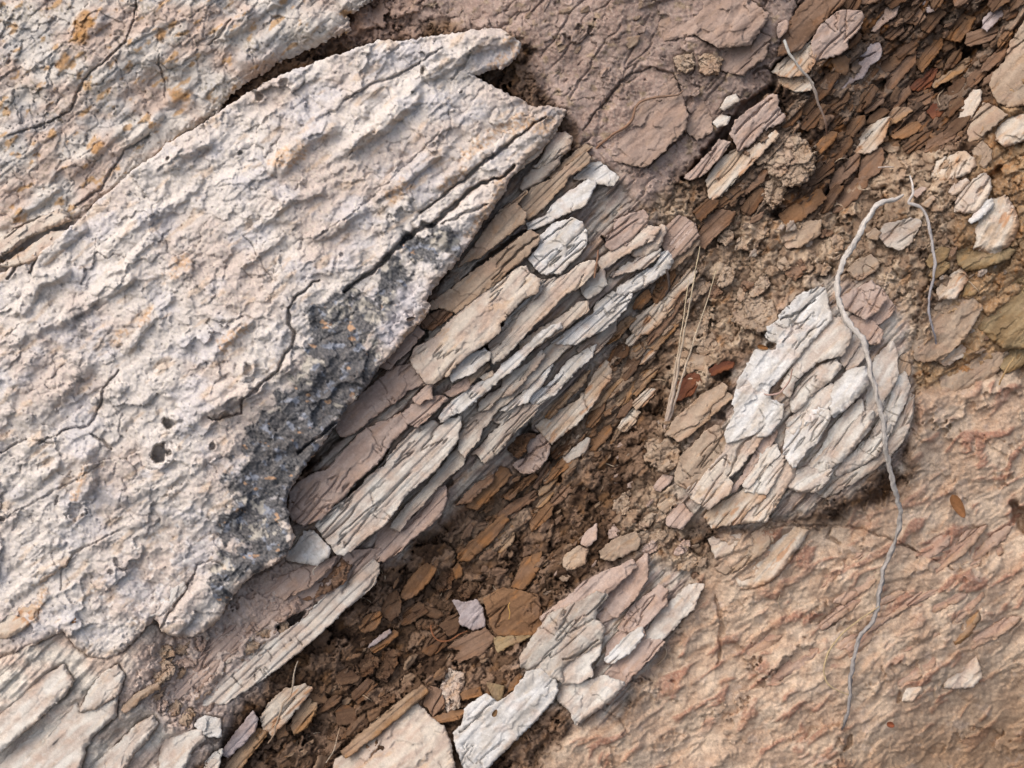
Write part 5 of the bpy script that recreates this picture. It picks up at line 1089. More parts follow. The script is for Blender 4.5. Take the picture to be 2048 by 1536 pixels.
REG = {
    'rib': [(1425, 1085), (1520, 1062), (1640, 1045), (1800, 1000), (1835, 860), (1850, 780), (1950, 755), (2100, 740), (3200, 700), (3600, 3200), (700, 3200), (980, 1640), (1130, 1480), (1180, 1440), (1290, 1400), (1345, 1280), (1385, 1200)],
    'crust': [(700, -120), (800, -900), (1500, -900), (1600, -120), (1620, 60), (1510, 200), (1390, 345), (1300, 400), (1225, 470), (1150, 300), (1050, 90), (900, 40), (740, 95)],
    'tan': [(1225, 380), (1500, 370), (1640, 430), (1780, 290), (1900, 300), (1930, 500), (1890, 720), (1600, 600), (1440, 740), (1370, 960), (1430, 1230), (1300, 1180), (1240, 1060), (1320, 860), (1340, 640), (1290, 500)],
    'cong': [(280, 1270), (420, 1180), (560, 1090), (640, 1130), (620, 1230), (500, 1390), (400, 1500), (250, 1400)],
    'east': [(1780, 720), (1900, 500), (1980, 200), (2048, 60), (3400, -400), (3400, 900), (2000, 760), (1850, 800)],
    'terr': [(1060, 290), (1240, 345), (1322, 440), (1350, 520), (1290, 600), (1230, 700), (1180, 765), (1110, 840), (1030, 925), (960, 985), (880, 1030), (800, 1105), (720, 1160), (600, 1270), (480, 1350), (430, 1400), (300, 1420), (200, 1350), (560, 1080), (640, 900), (850, 620), (960, 440)],
    'clus': [(1470, 760), (1540, 650), (1640, 560), (1760, 560), (1810, 640), (1830, 760), (1835, 860), (1790, 930), (1700, 990), (1560, 1040), (1440, 1060), (1360, 1040), (1345, 960), (1420, 850)],
    'mid': [(1030, 1330), (1100, 1230), (1190, 1150), (1290, 1110), (1390, 1160), (1380, 1220), (1290, 1370), (1180, 1460), (1080, 1400)],
    'lowl': [(-900, 1150), (0, 1100), (330, 1230), (330, 1300), (420, 1400), (430, 1470), (380, 1560), (300, 2100), (-900, 2300)],
    'wall': [(1255, 560), (1400, 490), (1425, 560), (1345, 700), (1290, 800), (1200, 910), (1120, 990), (1050, 1070), (960, 1130), (890, 1110), (1000, 960), (1120, 850), (1200, 740)],
    'upr': [(1540, 170), (1680, 20), (1760, -60), (2100, -200), (2060, 60), (1960, 230), (1860, 290), (1760, 300), (1640, 430), (1540, 440), (1440, 420), (1400, 380), (1480, 300)],
    'peb': [(690, -20), (830, -30), (850, 60), (700, 95), (640, 110), (620, 60)],
}
GCR = [
    ([(1915, 125), (1938, 92), (1962, 62)], 15, 60), ([(1895, 170), (1868, 184)], 10, 45), ([(1745, 176), (1772, 164)], 9, 40), ([(1680, 372), (1655, 392)], 9, 40), ([(1545, 428), (1578, 420)], 10, 45), ([(1720, 235), (1745, 215)], 9, 40), ([(1985, 355), (2000, 335)], 9, 35),
    ([(1085, 446), (1050, 468), (1008, 497), (962, 534), (922, 570), (892, 600), (864, 626)], 7, 55), ([(852, 655), (838, 690), (828, 722), (842, 752)], 9, 50),
    ([(700, 855), (660, 890), (620, 928), (600, 945)], 6, 50), ([(775, 902), (745, 940), (705, 988), (674, 1030), (642, 1058)], 6, 50), ([(560, 1258), (585, 1240), (604, 1224)], 10, 55),
    ([(905, 960), (870, 1000), (830, 1040), (800, 1070), (760, 1110)], 6, 40), ([(1060, 850), (1050, 865), (1075, 870)], 8, 50), ([(1092, 905), (1106, 925), (1118, 960)], 8, 40),
    ([(1425, 735), (1440, 752), (1455, 745)], 9, 40), ([(1438, 825), (1448, 838)], 8, 30), ([(1205, 472), (1216, 488), (1225, 500)], 5, 30), ([(958, 696), (980, 700), (990, 712)], 6, 40), ([(1002, 645), (1010, 652)], 8, 30),
    ([(1368, 358), (1395, 330), (1425, 292), (1455, 255), (1490, 218), (1520, 190), (1546, 178)], 8.5, 60),
    ([(1546, 140), (1580, 112), (1610, 85), (1640, 52), (1665, 28), (1672, 10)], 9, 60),
    ([(1545, 180), (1550, 158), (1546, 140)], 3, 20), ([(1508, 145), (1525, 135), (1543, 140)], 3, 20),
    ([(1165, 262), (1190, 228), (1215, 198), (1240, 165), (1262, 148), (1300, 134)], 1.7, 13), ([(1300, 134), (1345, 150), (1362, 185)], 1.8, 12),
    ([(1295, 335), (1325, 305), (1350, 280), (1378, 262), (1385, 235), (1370, 215)], 1.7, 13), ([(1160, 290), (1185, 270)], 1.6, 9),
    ([(1385, 190), (1370, 215), (1375, 255), (1400, 262)], 1.8, 12), ([(1590, 0), (1600, 12), (1612, -10)], 3, 20), ([(1598, 8), (1588, 30)], 3, 20),
    ([(1535, -5), (1528, 15)], 2, 12), ([(1530, 40), (1515, 62), (1500, 80)], 1.6, 10), ([(1250, 645), (1262, 672), (1268, 695)], 3.2, 22), ([(1275, 622), (1300, 612)], 2.6, 18),
    ([(1405, 510), (1360, 590), (1350, 620)], 2.4, 14), ([(1380, 480), (1365, 505), (1348, 525)], 2.2, 14), ([(1495, 1058), (1600, 1050), (1700, 1052), (1800, 1085), (1850, 1110)], 2.0, 10),
    ([(1665, 1058), (1655, 1075), (1680, 1085)], 3, 14), ([(1795, 1085), (1850, 1110), (1910, 1140)], 2.2, 12), ([(1690, 1500), (1700, 1475)], 5, 24), ([(1430, 1190), (1445, 1250), (1435, 1330)], 3, 14),
    ([(1180, 1400), (1240, 1440), (1260, 1470)], 1.6, 7), ([(2030, 1010), (2048, 1060)], 14, 50), ([(1800, 1385), (1795, 1400)], 4, 18),
    ([(1260, 1085), (1275, 1068), (1300, 1050)], 1.6, 9), ([(1080, 1130), (1110, 1100)], 2, 10),
]
def ground():
    gx = grow(-24, 2074, 2.0, -1700, 3700); gy = grow(-24, 1562, 2.0, -1500, 3000)
    X, Y = np.meshgrid(gx, gy)
    ny, nx = X.shape
    x = X.ravel(); y = Y.ravel()
    wx = x + 26 * fbm(x / 70, y / 70, 901, 4); wy = y + 26 * fbm(x / 70, y / 70, 902, 4)
    R = {}
    for k, p in REG.items():
        sdm = sdf_poly(wx, wy, p)
        R[k] = sst(-20, 26, sdm)
    s, t = ax(x, y, 46)
    s3, t3 = ax(x, y, 35)
    base = M(x, y)
    jx = 9 * fbm(x / 26, y / 26, 905, 3); jy = 9 * fbm(x / 26, y / 26, 906, 3)
    # crumbs: angular fragments of several sizes
    va = sst(-.3, .4, fbm(x / 130, y / 130, 909, 3))
    k1, i1, e1 = facets(s + 3 * jx, t + 3 * jy, 74, 46, 15, 16, 8, .05, 910, 8)
    k2, i2, e2 = facets(s + 1.6 * jx, t + 1.6 * jy, 30, 20, 7, 8.5, 5, .07, 912, 5)
    k3, i3, e3 = facets(x + .6 * jx, y + .6 * jy, 12.5, 10, 3.2, 3.6, 2.4, .1, 914, 3)
    ai, bi, ci = i1, i2, i3
    vb = sst(-.2, .4, fbm(x / 90, y / 90, 917, 3))
    crumb = 1.5 * k1 * (.4 + .7 * va) + k2 * (1.3 - .7 * va) + k3 * (1.2 * vb)
    crumb = crumb + 6 * fbm(x / 60, y / 60, 916, 5, .5)
    # gully: crumbs and flakes along the beds
    l1, lev, fr = lam(s, t, 24, 80, 920, 1.1)
    l2, lev2, _ = lam(s, t, 11, 40, 922, 1.1)
    gul = 1.0 * crumb + 9 * l1 * sst(-.2, .3, fbm(x / 90, y / 90, 921, 2)) + 3.5 * l2 + 2.5 * fbm(x / 14, y / 14, 924, 4, .6)
    # crust: flatter, thin cracks
    k4, i4, e4 = facets(s + 3 * jx, t + 3 * jy, 150, 100, 6, 9, 6, .012, 930)
    crust = k4 + .14 * crumb - 7 * fissure(s, t, 170, 50, 1.5, 934, -.05) + 9 * fbm(x / 80, y / 60, 932, 5, .5) + 1.5 * fbm(x / 9, y / 9, 933, 3)
    # solid shale between the traced plates
    l5, lev5, _ = lam(s, t, 26, 220, 935, .25, .3); l6, lev6, _ = lam(s, t, 11, 130, 936, .25, .3)
    shal = 13 * l5 + 4 * l6 + 6 * fbm(s / 70, t / 30, 937, 4) - 9 * fissure(s, t, 120, 22, 1.5, 938, -.1)
    # eroded ribs of the bare rock
    r = fbm(s3 / 120 + .6 * fbm(x / 90, y / 90, 941, 2), (t3 + 26 * fbm(x / 120, y / 120, 939, 2)) / 40, 940, 3)
    l3, lev3, fr3 = lam(s3, t3, 38, 90, 942, 1.5)
    rib_on = sst(-.5, .1, fbm(x / 220, y / 200, 944, 2) + .25)
    fadec = 1 - .8 * sst(1200, 1500, y + .35 * (x - 1600)) 
    rib = rib_on * (4.5 * r + 1.6 * l3 * (1 - .5 * sst(.7, 1, fr3))) * (.3 + .7 * fadec) + 20 * fbm(x / 170, y / 150, 946, 4, .5) + 2.2 * fbm(x / 20, y / 15, 947, 4) + 1.3 * fbm(x / 6, y / 6, 948, 3)
    kr, ir, er = facets(s3 + 4 * jx, t3 + 4 * jy, 170, 110, 10, 12, 0, .03, 943)
    rib = rib + .8 * kr + .12 * k2 + .15 * k3 + 1.3 * fbm(x / 32, y / 26, 945, 5, .6) + 7 * sst(.0, .5, fbm(s3 / 88, (t3 + 14 * fbm(x / 70, y / 70, 967, 2)) / 26, 968, 4)) - 2.5 * fissure(s3, t3, 120, 34, 1.3, 950, .15)
    east = .6 * crumb + 7 * l1 + 12 * fbm(x / 90, y / 80, 952, 4)
    cong = .55 * crumb + 8 + 3 * fbm(x / 10, y / 10, 954, 3)
    h = gul - 4
    c0 = C3((100, 77, 58)); c1_ = C3((74, 55, 41)); c2_ = C3((130, 95, 62))
    c = mix(np.broadcast_to(c0, x.shape + (3,)), np.broadcast_to(c1_, x.shape + (3,)), sst(-.3, .4, fbm(x / 60, y / 50, 960, 4)))
    c = mix(c, np.broadcast_to(c2_, c.shape), .55 * sst(.2, .55, fbm(s / 50, t / 20, 961, 4)) )
    c = mix(c, np.broadcast_to(C3((146, 120, 98)), c.shape), .5 * sst(.55, .8, bi) )
    def cc(a, b, f): return mix(np.broadcast_to(C3(a), c.shape), np.broadcast_to(C3(b), c.shape), f)
    n1 = sst(-.35, .4, fbm(x / 85, y / 70, 962, 4)); n2 = fbm(s / 60, t / 24, 963, 4)
    spk = sst(.1, .6, fbm(x / 5, y / 5, 964, 3))
    # bands
    tanc = cc((156, 132, 108), (136, 112, 90), n1); tanc = mix(tanc, np.broadcast_to(C3((190, 170, 144)), c.shape), .4 * sst(.6, .85, ci) + .2 * (bi > .8))
    tanc = mix(tanc, np.broadcast_to(C3((172, 122, 72)), c.shape), .4 * sst(.3, .6, n2))
    crc = cc((164, 142, 128), (150, 127, 113), n1); crc = mix(crc, np.broadcast_to(C3((150, 130, 96)), c.shape), .5 * sst(.2, .6, fbm(x / 24, y / 20, 966, 4)))
    crc = mix(crc, np.broadcast_to(C3((196, 180, 160)), c.shape), .35 * spk)
    rbc = cc((196, 173, 148), (180, 153, 128), n1)
    red = sst(.12, .42, fbm(s3 / 88, (t3 + 14 * fbm(x / 70, y / 70, 967, 2)) / 26, 968, 4)) * sst(-.45, .25, fbm(x / 230, y / 200, 969, 2) + .12)
    rbc = mix(rbc, np.broadcast_to(C3((156, 108, 86)), c.shape), .75 * red)
    rbc = mix(rbc, np.broadcast_to(C3((184, 146, 114)), c.shape), .4 * sst(.2, .5, fbm(s3 / 90 + 7, t3 / 26, 970, 4)) )
    rbc = mix(rbc, np.broadcast_to(C3((214, 188, 160)), c.shape), .35 * spk)
    rbc = mix(rbc, np.broadcast_to(C3((150, 120, 90)), c.shape), .7 * sst(1400, 1650, y + .5 * (x - 1700)))
    eac = cc((164, 134, 100), (140, 108, 76), n1); eac = mix(eac, np.broadcast_to(C3((170, 114, 62)), c.shape), .5 * sst(.2, .5, n2)); eac = mix(eac, np.broadcast_to(C3((190, 172, 146)), c.shape), .35 * spk)
    coc = cc((194, 174, 158), (180, 158, 142), n1); coc = mix(coc, np.broadcast_to(C3((198, 182, 168)), c.shape), .5 * sst(.6, .9, bi))
    shc = cc((190, 178, 162), (168, 150, 136), sst(-.3, .3, fbm(s / 90, t / 22, 971, 3)))
    shc = mix(shc, np.broadcast_to(C3((186, 150, 116)), c.shape), .5 * sst(.2, .5, fbm(s / 70, t / 18, 972, 3)))
    shl = cc((204, 194, 178), (190, 170, 152), n1)
    l7, lev7, _ = lam(s, t, 27, 85, 975, 1.0); l8, _, _ = lam(s, t, 11, 40, 976, 1.0)
    brk = 15 * l7 + 5 * l8 + .55 * crumb + 7 * fbm(x / 60, y / 50, 977, 4) - 8 * fissure(s, t, 70, 24, 1.8, 978, -.1) - 3
    brc = cc((104, 84, 68), (70, 54, 42), sst(-.3, .3, fbm(s / 70, t / 20, 979, 3)))
    brc = mix(brc, np.broadcast_to(C3((156, 104, 56)), c.shape), .65 * sst(.15, .45, fbm(s / 60, t / 16, 983, 3)))
    brc = mix(brc, np.broadcast_to(C3((160, 140, 120)), c.shape), .6 * sst(.62, .9, lev7))
    wlc = mix(brc, np.broadcast_to(C3((150, 126, 102)), c.shape), .35 + 0 * x)
    pbc = cc((166, 140, 122), (146, 118, 98), n1)
    for k, hh, cl in (('east', east, eac), ('tan', crumb, tanc), ('crust', crust + 3, crc), ('wall', brk, wlc), ('upr', brk, brc), ('terr', shal - 20, shc), ('clus', shal - 14, shc), ('mid', shal - 16, shc), ('lowl', shal * .35 + 15 * fbm(s / 130, t / 42, 939, 4) + 4 * fbm(x / 26, y / 20, 937, 4), shl), ('cong', cong, coc), ('peb', crumb, pbc), ('rib', rib + 6, rbc)):
        m = R[k]
        h = h * (1 - m) + hh * m
        c = mix(c, cl, m)
    c = c * (1 + (.30 * (i1 - .5) + .22 * (i2 - .5)) * (1 - .75 * R['rib']) * (1 - .6 * R['terr']))[:, None]
    c = mix(c, np.broadcast_to(C3((194, 174, 156)), c.shape), R['rib'] * .4 * sst(.3, .6, fbm(x / 45, y / 35, 984, 5, .6)))
    c = mix(c, np.broadcast_to(C3((70, 52, 40)), c.shape), .55 * R['upr'] * sst(.0, .5, fbm(x / 120, y / 90, 985, 3) + .35))  # dark shale colour lowered further to stand in for the recess's deep shade
    # fine grit in the loose parts
    loose = 1 - R['rib']
    g1, g2, gi = worley(x / 5.5, y / 5.2, 980)
    h += loose * 1.1 * np.sqrt(np.clip(1 - g1 ** 2 * 1.8, 0, 1)) * gi
    c = mix(c, c * 1.3, .4 * loose * (gi > .9) * (g1 < .4))
    c = mix(c, c * .68, .45 * sst(.2, .6, fbm(x / 4.5, y / 4.5, 982, 3)))
    h = base - 3 + h
    # the outer bank rolls on in the same rock
    # earth stays below the stones that lie in it
    low = np.zeros(x.shape, f32)
    for (poly, th) in GR_COVER:
        a = np.asarray(poly, f32)
        m = (x > a[:, 0].min() - 12) & (x < a[:, 0].max() + 12) & (y > a[:, 1].min() - 12) & (y < a[:, 1].max() + 12)
        if m.any():
            q = sst(-7, 3, sdf_poly(x[m], y[m], poly))
            low[m] = np.maximum(low[m], q * min(8, th * .2))
    h -= low
    h = carve(x, y, h, GCR, 5)
    for (a, b, r_, dp) in [(1541, 691, 9, 30), (1652, 141, 8, 34), (1360, 170, 3, 8), (1290, 160, 3, 10)]:
        d = np.sqrt((x - a) ** 2 + ((y - b) * 1.3) ** 2)
        h -= dp * (1 - sst(r_ * .6, r_ * 1.1, d))
    vert = P(x, y, h)
    idx = np.arange(ny * nx).reshape(ny, nx)
    q = np.stack([idx[:-1, :-1].ravel(), idx[1:, :-1].ravel(), idx[1:, 1:].ravel(), idx[:-1, 1:].ravel()], 1)
    me = make_mesh('ground', vert, [q], c, MAT_SOIL)
    add('ground', me, 'crumbly brown and tan earth of the bank with bare pinkish rock at the lower right', 'ground', kind='structure')
    return (gx, gy, h.reshape(ny, nx))
GX_, GY_, GH_ = ground()
def gh(x, y):
    i = int(np.clip(np.searchsorted(GX_, x), 1, len(GX_) - 1)); j = int(np.clip(np.searchsorted(GY_, y), 1, len(GY_) - 1))
    return float(GH_[j, i])
# ------------------------------------------------------------------ loose chips scattered in the earth
rng = random.Random(7)
def chip_mesh(kind, seed, L, B, Hh, style='fine'):
    """a small angular flake, closed, in its own frame (x long, y across, z up)"""
    r = random.Random(seed)
    n = r.choice([5, 6, 7])
    out = []
    for k in range(n):
        a = 2 * math.pi * (k + r.uniform(-.42, .42)) / n
        out.append((.5 * L * math.cos(a) * r.uniform(.6, 1.15), .5 * B * math.sin(a) * r.uniform(.6, 1.15)))
    res = max(1.2, min(L, B) / 14)
    g = np.arange(-.62 * L, .62 * L, res, dtype=f32); g2 = np.arange(-.66 * B, .66 * B, res, dtype=f32)
    X, Y = np.meshgrid(g, g2)
    sdv = sdf_poly(X + .05 * B * fbm(X / B * 3, Y / B * 3, seed, 3) * 2, Y + .05 * B * fbm(X / B * 3, Y / B * 3, seed + 1, 3) * 2, out)
    gyv, gxv = np.gradient(sdv, res); gn = np.sqrt(gxv ** 2 + gyv ** 2) + 1e-3
    o_ = sdv < 0
    X2 = np.where(o_, X - gxv / gn * np.maximum(sdv, -1.5 * res), X); Y2 = np.where(o_, Y - gyv / gn * np.maximum(sdv, -1.5 * res), Y)
    inside = ~o_
    cell = (inside[:-1, :-1].astype(int) + inside[1:, :-1] + inside[:-1, 1:] + inside[1:, 1:]) >= 2
    h, lev, _ = lam(X2, Y2 + r.uniform(0, 99), B * .33, L * .8, seed + 5)
    z = Hh * (.5 + .28 * h + .22 * fbm(X2 / B * 2, Y2 / B * 2, seed + 6, 4)) - Hh * .5 * (1 - np.clip(np.maximum(sdv, 0) / (B * .09), 0, 1)) ** 2
    c = tone(kind, X2, Y2, X2 * 2, Y2 * 2, seed, None, lev)
    c = mix(c, np.broadcast_to(C3((120, 96, 76)), c.shape), np.clip(.35 + .35 * fbm(X2 / 9, Y2 / 9, seed + 9, 3), 0, .8))
    ny, nx = X.shape; idx = np.arange(ny * nx).reshape(ny, nx); jj, ii = np.nonzero(cell)
    q = np.stack([idx[jj, ii], idx[jj, ii + 1], idx[jj + 1, ii + 1], idx[jj + 1, ii]], 1)
    used = np.unique(q); rm = np.full(ny * nx, -1, np.int64); rm[used] = np.arange(len(used)); q = rm[q]; N = len(used)
    top = np.stack([X2.ravel()[used], Y2.ravel()[used], z.ravel()[used]], 1); C = c.reshape(-1, 3)[used]
    bot = top.copy(); bot[:, 2] = -Hh * .5 + .15 * Hh * fbm(top[:, 0] / B * 2, top[:, 1] / B * 2, seed + 8, 3); bot[:, :2] *= .92
    e = np.concatenate([q[:, [0, 1]], q[:, [1, 2]], q[:, [2, 3]], q[:, [3, 0]]])
    be = e[~np.isin(e[:, 0] * N + e[:, 1], e[:, 1] * N + e[:, 0])]
    side = np.stack([be[:, 1], be[:, 0], be[:, 0] + N, be[:, 1] + N], 1)
    return make_mesh('stone_chip', np.concatenate([top, bot]) * S, [q, q[:, ::-1] + N, side], np.concatenate([C, C * .9]), MAT_ROCK)

def frame(ang, tilt_s, tilt_t, roll=0):
    """rotation: long axis along the beds, turned by ang, tipped"""
    a = math.radians(ang)
    sx = np.array(U) * math.cos(a) + np.array(V) * math.sin(a)
    tx = np.array(U) * -math.sin(a) + np.array(V) * math.cos(a)
    B = Matrix(((sx[0], tx[0], W[0]), (sx[1], tx[1], W[1]), (sx[2], tx[2], W[2])))
    return (B @ Matrix.Rotation(tilt_t, 3, 'X') @ Matrix.Rotation(tilt_s, 3, 'Y')).to_4x4()

def scatter(tag_, kinds, poly, n, Lr, ang, label, group, name='stone_chip', cat='stone chip', lift=.25, spread=14, tilt=.35):
    base = [(k, chip_mesh(k, 1000 + 17 * i + len(tag_) * 131, 40, 40 * rng.choice([.36, .48, .66]), 40 * rng.choice([.12, .16, .22]))) for i, k in enumerate(kinds * 3)]
    a = np.asarray(poly)
    k = 0; tries = 0; done = []
    while k < n and tries < n * 40:
        tries += 1
        x = rng.uniform(a[:, 0].min(), a[:, 0].max()); y = rng.uniform(a[:, 1].min(), a[:, 1].max())
        if sdf_poly(np.array([x]), np.array([y]), poly)[0] < 0: continue
        L = Lr[0] + (Lr[1] - Lr[0]) * rng.random() ** 2.2
        if any((x - p) ** 2 + (y - q) ** 2 < (.33 * (L + l)) ** 2 for p, q, l in done): continue
        if covered(x, y, L * .12): continue
        done.append((x, y, L))
        kd, me = base[rng.randrange(len(base))]
        noun = {'stone chip': 'chip'}.get(cat, 'stone')
        lbl = where(x, y, L, COLN[kd], noun)
        if lbl is None: continue
        w = gh(x, y) + L * lift * .12
        o = add(name, me, lbl, cat, group)
        sc = L / 40
        o.matrix_world = Matrix.Translation(Vector(P(np.array([x]), np.array([y]), np.array([w]))[0])) @ frame(ang + rng.gauss(0, spread), rng.gauss(0, tilt * .5), rng.gauss(.12, tilt)) @ Matrix.Diagonal((sc, sc * rng.uniform(.8, 1.3), sc * rng.uniform(.8, 1.4), 1))
        k += 1

scatter('lower gully', ['brown', 'dark', 'orange', 'gold'], [(1300, 600), (1260, 780), (1250, 900), (1180, 1050), (1080, 1200), (1000, 1300), (820, 1460), (560, 1560), (520, 1500), (700, 1320), (760, 1180), (900, 1080), (1000, 960), (1200, 800), (1230, 700)],
        150, (14, 66), 46, 'small brown or rusty shale chip lying in the dark brown gully', 'shale chips in the dark brown gully')
scatter('upper gully', ['brown', 'orange', 'dark', 'dark', 'brown'], [(1620, -20), (2040, -20), (1960, 220), (1900, 300), (1740, 300), (1560, 440), (1440, 480), (1400, 440), (1560, 330), (1600, 180)],
        170, (16, 72), 44, 'small brown shale chip among the dark debris at the upper right', 'shale chips in the upper right debris')
scatter('tan', ['tan', 'cream', 'tan', 'gold'], [(1290, 430), (1560, 430), (1780, 520), (1880, 640), (1600, 600), (1450, 720), (1400, 900), (1300, 900), (1340, 650)],
        55, (11, 34), 50, 'small tan stone in the crumbly earth around the long root', 'tan stones in the crumbly earth', name='stone', cat='stone', tilt=.25)
scatter('foot', ['tan', 'pink', 'brown'], [(1230, 880), (1330, 960), (1420, 1150), (1400, 1190), (1300, 1090), (1200, 1120), (1130, 1180), (1080, 1200), (1180, 1020)],
        35, (12, 36), 46, 'small pinkish-tan stone in the crumbly slope left of the tan block with long splits', 'pinkish-tan stones on the crumbly slope', name='stone', cat='stone')
scatter('congl', ['pink', 'pale', 'tan'], [(340, 1290), (420, 1270), (520, 1180), (600, 1240), (560, 1300), (470, 1380), (420, 1420), (300, 1380)],
        24, (12, 30), 46, 'small pinkish pebble set in the dusty earth under the lower tip of the huge slab', 'pebbles in the dusty pinkish earth', name='stone', cat='stone')
scatter('crusty', ['tan', 'pink'], [(880, 20), (1500, -10), (1480, 120), (1340, 330), (1230, 300), (1150, 120), (900, 60)],
        22, (14, 40), 40, 'low tan lump bedded in the pinkish crust at the top centre', 'lumps in the pinkish crust', name='stone', cat='stone', lift=-.1)
scatter('east', ['tan', 'brown', 'cream'], [(1880, 480), (2048, 560), (2048, 740), (1900, 760), (1840, 640)],
        14, (14, 44), 40, 'small tan-brown stone on the ledges near the right edge', 'stones on the right edge ledges', name='stone', cat='stone', lift=-.05)

# ------------------------------------------------------------------ roots, twigs, grass
def on(pts, lift):
    return [(a, b, gh(a, b) + (lift if np.isscalar(lift) else lift[i])) for i, (a, b) in enumerate(pts)]
RW = [(1806, 390, 42), (1788, 400, 62), (1762, 407, 78), (1738, 430, 88), (1716, 475, 92), (1690, 515, 92), (1677, 548, 98), (1674, 580, 108), (1681, 612, 118), (1700, 650, 134), (1720, 672, 142), (1736, 712, 148),
      (1743, 752, 150), (1755, 800, 150), (1768, 850, 144), (1771, 895, 134), (1784, 960, 110), (1799, 1018, 84), (1797, 1060, 66), (1779, 1112, 50), (1764, 1150, 46), (1757, 1205, 42), (1744, 1245, 40), (1720, 1272, 40),
      (1709, 1310, 40), (1702, 1350, 40), (1699, 1400, 38), (1690, 1440, 30), (1677, 1478, 4)]
def drape(pts, gap):
    out = []
    for (a, b, w) in pts:
        out.append((a, b, w))
    return out
stem('root', drape(RW, 6), [.68 * q for q in [3.5, 6, 7.2, 7.4, 6.8, 7.5, 7.6, 7.2, 7, 7.4, 7.0, 7.0, 6.2, 6.6, 6.6, 6.2, 6.4, 6.2, 5.8, 5.6, 6.0, 5.6, 6.4, 5.8, 5.2, 5.4, 4.6, 4.4, 2.5]],
     (214, 204, 190), (150, 143, 137), 'long bare grey root winding down across the ribbed cluster and the pinkish rock', 'root', seed=11, sides=12, rough=.26)
stem('twig', [(1820, 352, 55), (1824, 370, 72), (1826, 388, 80), (1818, 406, 84), (1838, 413, 84), (1852, 430, 82), (1858, 452, 80), (1863, 480, 76), (1870, 520, 72), (1868, 545, 68), (1861, 580, 62), (1858, 612, 58), (1862, 645, 54), (1870, 672, 42), (1872, 694, 20)],
     [1.6, 2.4, 2.6, 2.6, 2.6, 2.6, 2.8, 3, 3, 2.6, 2.6, 2.4, 2.2, 2.0, 1.4], (206, 196, 184), (150, 146, 150), 'thin whitish twig right of the long root, forked near its middle', 'twig', seed=12, step=2.5)
stem('twig', [(1567, 80, 92), (1576, 100, 92), (1586, 118, 88), (1604, 142, 82), (1620, 160, 74), (1631, 185, 64), (1636, 205, 56), (1645, 228, 48), (1652, 250, 40), (1654, 268, 22)],
     [2.6, 2.8, 2.6, 2.4, 2.6, 2.8, 2.6, 2.2, 2.2, 1.8], (208, 204, 192), (134, 100, 78), 'thin dry twig, white above and brown below, across the orange-banded block', 'twig', seed=13, step=2.5)
stem('root', [(1366, 182, 60), (1350, 190, 66), (1320, 194, 66), (1290, 200, 66), (1272, 212, 66), (1266, 235, 66), (1250, 254, 64), (1225, 270, 64), (1198, 292, 66), (1180, 318, 66)],
     [1.5, 2.0, 2.2, 2.4, 2.6, 2.6, 2.4, 2.4, 2.4, 1.8], (150, 122, 100), (150, 112, 86), 'thin brown rootlet half buried in the pinkish crust at the top centre', 'root', seed=14, step=2.5)
stem('root', [(596, 1322, 60), (588, 1350, 58), (583, 1385, 50), (568, 1405, 48), (561, 1425, 46), (552, 1450, 44), (548, 1468, 40), (536, 1486, 24)], [1.2, 1.6, 1.8, 1.9, 1.9, 1.8, 1.6, 1.2],
     (186, 170, 148), (176, 150, 124), 'pale hair root hanging over the brown square-ended plate at the lower left', 'root', seed=15, step=2.5)
stem('root', [(652, 1525, 40), (668, 1500, 42), (674, 1475, 40), (680, 1455, 32)], [1, 1.3, 1.2, .8], (190, 176, 154), (170, 140, 110), 'short pale hair root at the bottom of the gully left of the rough cream block', 'root', seed=16, step=2.5)
stem('rootlet', [(1758, 1213, 44), (1730, 1232, 46), (1690, 1262, 46), (1662, 1296, 46), (1650, 1325, 44), (1648, 1346, 44), (1656, 1368, 42), (1678, 1382, 40), (1698, 1390, 34)], [1.0, 1.3, 1.5, 1.7, 1.7, 1.6, 1.4, 1.2, .9],
     (196, 170, 128), (202, 178, 136), 'fine straw-coloured fibre curving left of the lower root', 'rootlet', seed=17, step=2.5)
stem('rootlet', [(1585, 738, 112), (1580, 758, 116), (1572, 772, 118), (1558, 786, 118), (1540, 790, 116), (1528, 788, 104)], [1.4, 1.6, 1.7, 1.7, 1.6, 1.2], (170, 140, 122), (190, 160, 146),
     'pinkish curved rootlet in the hollow above the bright bluish-white block', 'rootlet', seed=18, step=2.5)
stem('rootlet', [(862, 1250, 12), (866, 1268, 16), (878, 1282, 18), (900, 1280, 20), (922, 1268, 18), (934, 1262, 12)], [1.5, 1.7, 1.7, 1.7, 1.5, 1.2], (150, 98, 66), (128, 84, 56), 'curved rusty rootlet under the lavender flake in the gully', 'rootlet', seed=19, step=2.5)
stem('rootlet', [(1018, 1238, 44), (1020, 1225, 46), (1017, 1212, 47), (1020, 1205, 44)], [.9, 1.0, 1.0, .7], (214, 170, 96), (204, 160, 90), 'tiny golden fibre on the square rusty slab', 'rootlet', seed=20, step=2)
stem('rootlet', [(1164, 630, 128), (1172, 622, 132), (1174, 612, 134), (1173, 602, 128)], [1.3, 1.5, 1.3, 1.0], (214, 198, 176), (196, 176, 152), 'tiny white hooked rootlet in the hollow of the pale terrace', 'rootlet', seed=21, step=2)
stem('rootlet', [(628, 1150, 98), (626, 1142, 104), (630, 1136, 106), (636, 1132, 100)], [1, 1.1, 1.0, .8], (220, 206, 186), (206, 190, 168), 'tiny white curl on the smooth pinkish plate', 'rootlet', seed=22, step=2)
stem('twig', [(1333, 538, 90), (1338, 556, 88), (1338, 575, 84), (1332, 590, 74)], [2.0, 2.6, 2.6, 1.6], (84, 74, 68), (70, 60, 54), 'short dark twig below the tip of the white finger', 'twig', seed=23, step=2)
